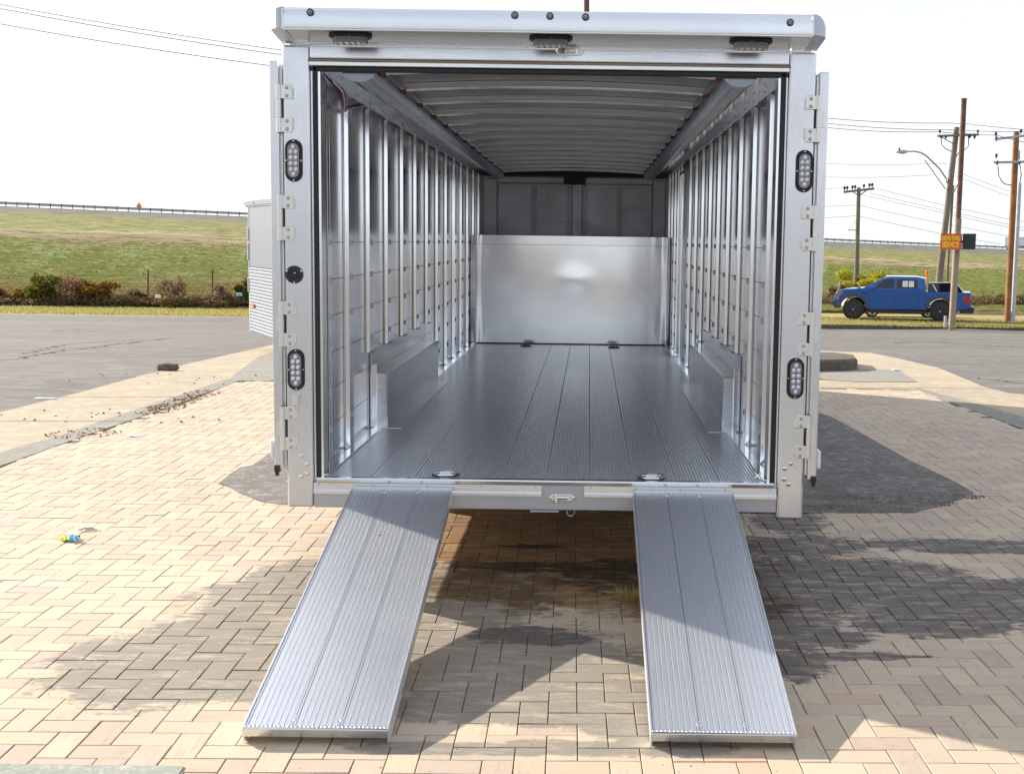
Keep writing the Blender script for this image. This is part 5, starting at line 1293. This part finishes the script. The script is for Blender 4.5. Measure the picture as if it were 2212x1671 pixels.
# silver pole
e, a = pole_things('metal_pole', 'thin silver metal pole standing right of the brown wooden pole', 'pole', (2187.5, 694), (2202.5, 398), .10, .085, 'galv', 53.5)
MB().dome(rel(2202.5, 397, 53.5, a), .10, axis=(0, 0, 1)).build('pole_cap', 'galv', e)
# far small pole
D4 = 96
sp2, a = pole_things('utility_pole', 'small distant utility pole with one cross arm rising above the yellow shrub', 'utility pole', (1849, 645), (1855, 405), .20, .15, 'wood_pole', D4)
MB().tube([rel(1822, 415, D4-.3, a), rel(1888, 407.5, D4-.3, a)], .10, 6).build('cross_arm', 'wood_pole', sp2)
for px in (1824, 1830, 1841, 1847, 1866, 1878, 1884): insul(px, 414-(px-1822)*.12-2, D4-.3, a, sp2, .32, .10)
MB().tube([rel(1840, 413, D4-.3, a), rel(1854, 422, D4, a)], .04, 4).tube([rel(1872, 411, D4-.3, a), rel(1857, 422, D4, a)], .04, 4).build('arm_brace', 'wood_pole', sp2)
MB().tube([rel(1832, 497, D4, a), rel(1850, 497, D4, a)], .035, 4).tube([rel(1832, 497, D4, a), rel(1848, 477, D4, a)], .02, 4).build('service_bracket', 'galv', sp2)
# pole rising behind the roof
e, a = pole_things('utility_pole', 'brown pole whose top rises behind the trailer roof', 'utility pole', (1272, 640), (1266, -120), .16, .13, 'rust', 62)
# thin markers
tag(MB().tube([tuple(pz(1803, 662, 68)), tuple(pz(1817, 607, 68))], .07, 6).build('marker_post', 'straw' if False else 'tan_paint'), 'leaning yellowish marker post left of the yellow shrub', 'post')
q = pz(2002, 592, 66); tag(MB().tube([(0, 0, -2.5), (0, 0, -.0), (0, 0, .02), (0, 0, .22)], [.05, .05, .085, .085], 10).build('marker_post', 'amber', loc=tuple(q+Vector((0, 0, -.02)))), 'orange topped marker post showing above the pickup roof', 'post')

# ---- wires
def wire(pts, d, r_, label, grp, mat='cable'):
    P = []
    n = len(pts)
    for i in range(n-1):
        (x0, y0), (x1, y1) = pts[i], pts[i+1]
        d0, d1 = (d if not isinstance(d, (list, tuple)) else d[i]), (d if not isinstance(d, (list, tuple)) else d[i+1])
        A, B = pz(x0, y0, d0), pz(x1, y1, d1)
        for k in range(8):
            t = k/8; q = A.lerp(B, t); q.z -= 0.35*t*(1-t)*(1 if (x1-x0) > 200 else .2); P.append(q)
    P.append(B)
    o = MB().tube([tuple(q) for q in P], r_, 5).build('power_line', mat, smooth=True); tag(o, label, 'power line', grp); return o
gl = 'power lines across the left sky'
wire([(-200, -22), (0, 10), (610, 109), (1500, 200)], 62, .016, 'topmost of the dark power lines at the upper left', gl)
wire([(-200, -14), (0, 19), (610, 119), (1500, 215)], 62, .018, 'second dark power line from the top at the upper left', gl)
wire([(-200, 18), (0, 52), (590, 143), (1500, 240)], 62, .018, 'third dark power line from the top, meeting the left door edge', gl)
for (y0, y1, lab) in ((192, 264, 'highest of the faint distant wires at left'), (236, 303, 'second faint distant wire at left'), (250, 332, 'third faint distant wire at left'), (259, 337, 'fourth faint distant wire at left'), (278, 356, 'fifth faint distant wire at left'), (311, 387, 'lowest faint distant wire at left')):
    wire([(-200, y0-25), (0, y0), (590, y1), (1300, y1+60)], 130, .013, lab, 'faint distant wires across the left sky', 'thin_cable')
gr_ = 'power lines across the right sky'
wire([(1600, 250), (1793, 256), (2055, 266), (2085, 267), (2212, 280), (2400, 300)], [75, 72, 68, 67, 55, 50], .018, 'topmost power line right of the trailer', gr_)
wire([(1600, 262), (1793, 267.5), (2060, 281), (2090, 282.5), (2198, 284), (2400, 288)], [75, 72, 68, 67, 55, 50], .018, 'second power line from the top right of the trailer', gr_)
wire([(1600, 270), (1793, 276.5), (2024, 285), (2110, 290), (2151, 292), (2400, 340)], [75, 72, 68, 67, 55, 50], .018, 'third power line, ending at the upper cross arm of the brown pole', gr_)
gf = 'faint wires right of the trailer'
for pts, lab in (([(1600, 353), (1793, 354), (2030, 353), (2045, 354)], 'faint wire running to the brackets of the leaning pole'), ([(1600, 383), (1793, 382.5), (2013, 378)], 'short faint wire below the lamp arm'),
                 ([(1884, 405), (2030, 441), (2180, 473), (2300, 495)], 'upper of the wires falling right from the small pole'), ([(1878, 417), (2030, 452), (2180, 485), (2300, 508)], 'second wire falling right from the small pole'),
                 ([(1860, 420), (2030, 458), (2180, 491), (2300, 516)], 'third wire falling right from the small pole'), ([(1858, 444), (2030, 482), (2180, 510), (2300, 530)], 'fourth wire falling right from the small pole'),
                 ([(1600, 408), (1822, 406)], 'upper wire reaching the small pole from the left'), ([(1600, 447), (1850, 443)], 'middle wire reaching the small pole from the left'), ([(1600, 474), (1852, 466), (2030, 504), (2160, 527)], 'lowest wire crossing the small pole'),
                 ([(2064, 370), (2180, 413)], 'wire falling from the leaning pole to the brown pole'), ([(2064, 380), (2180, 424)], 'lower wire falling from the leaning pole to the brown pole')):
    wire(pts, 90, .014, lab, gf, 'thin_cable')
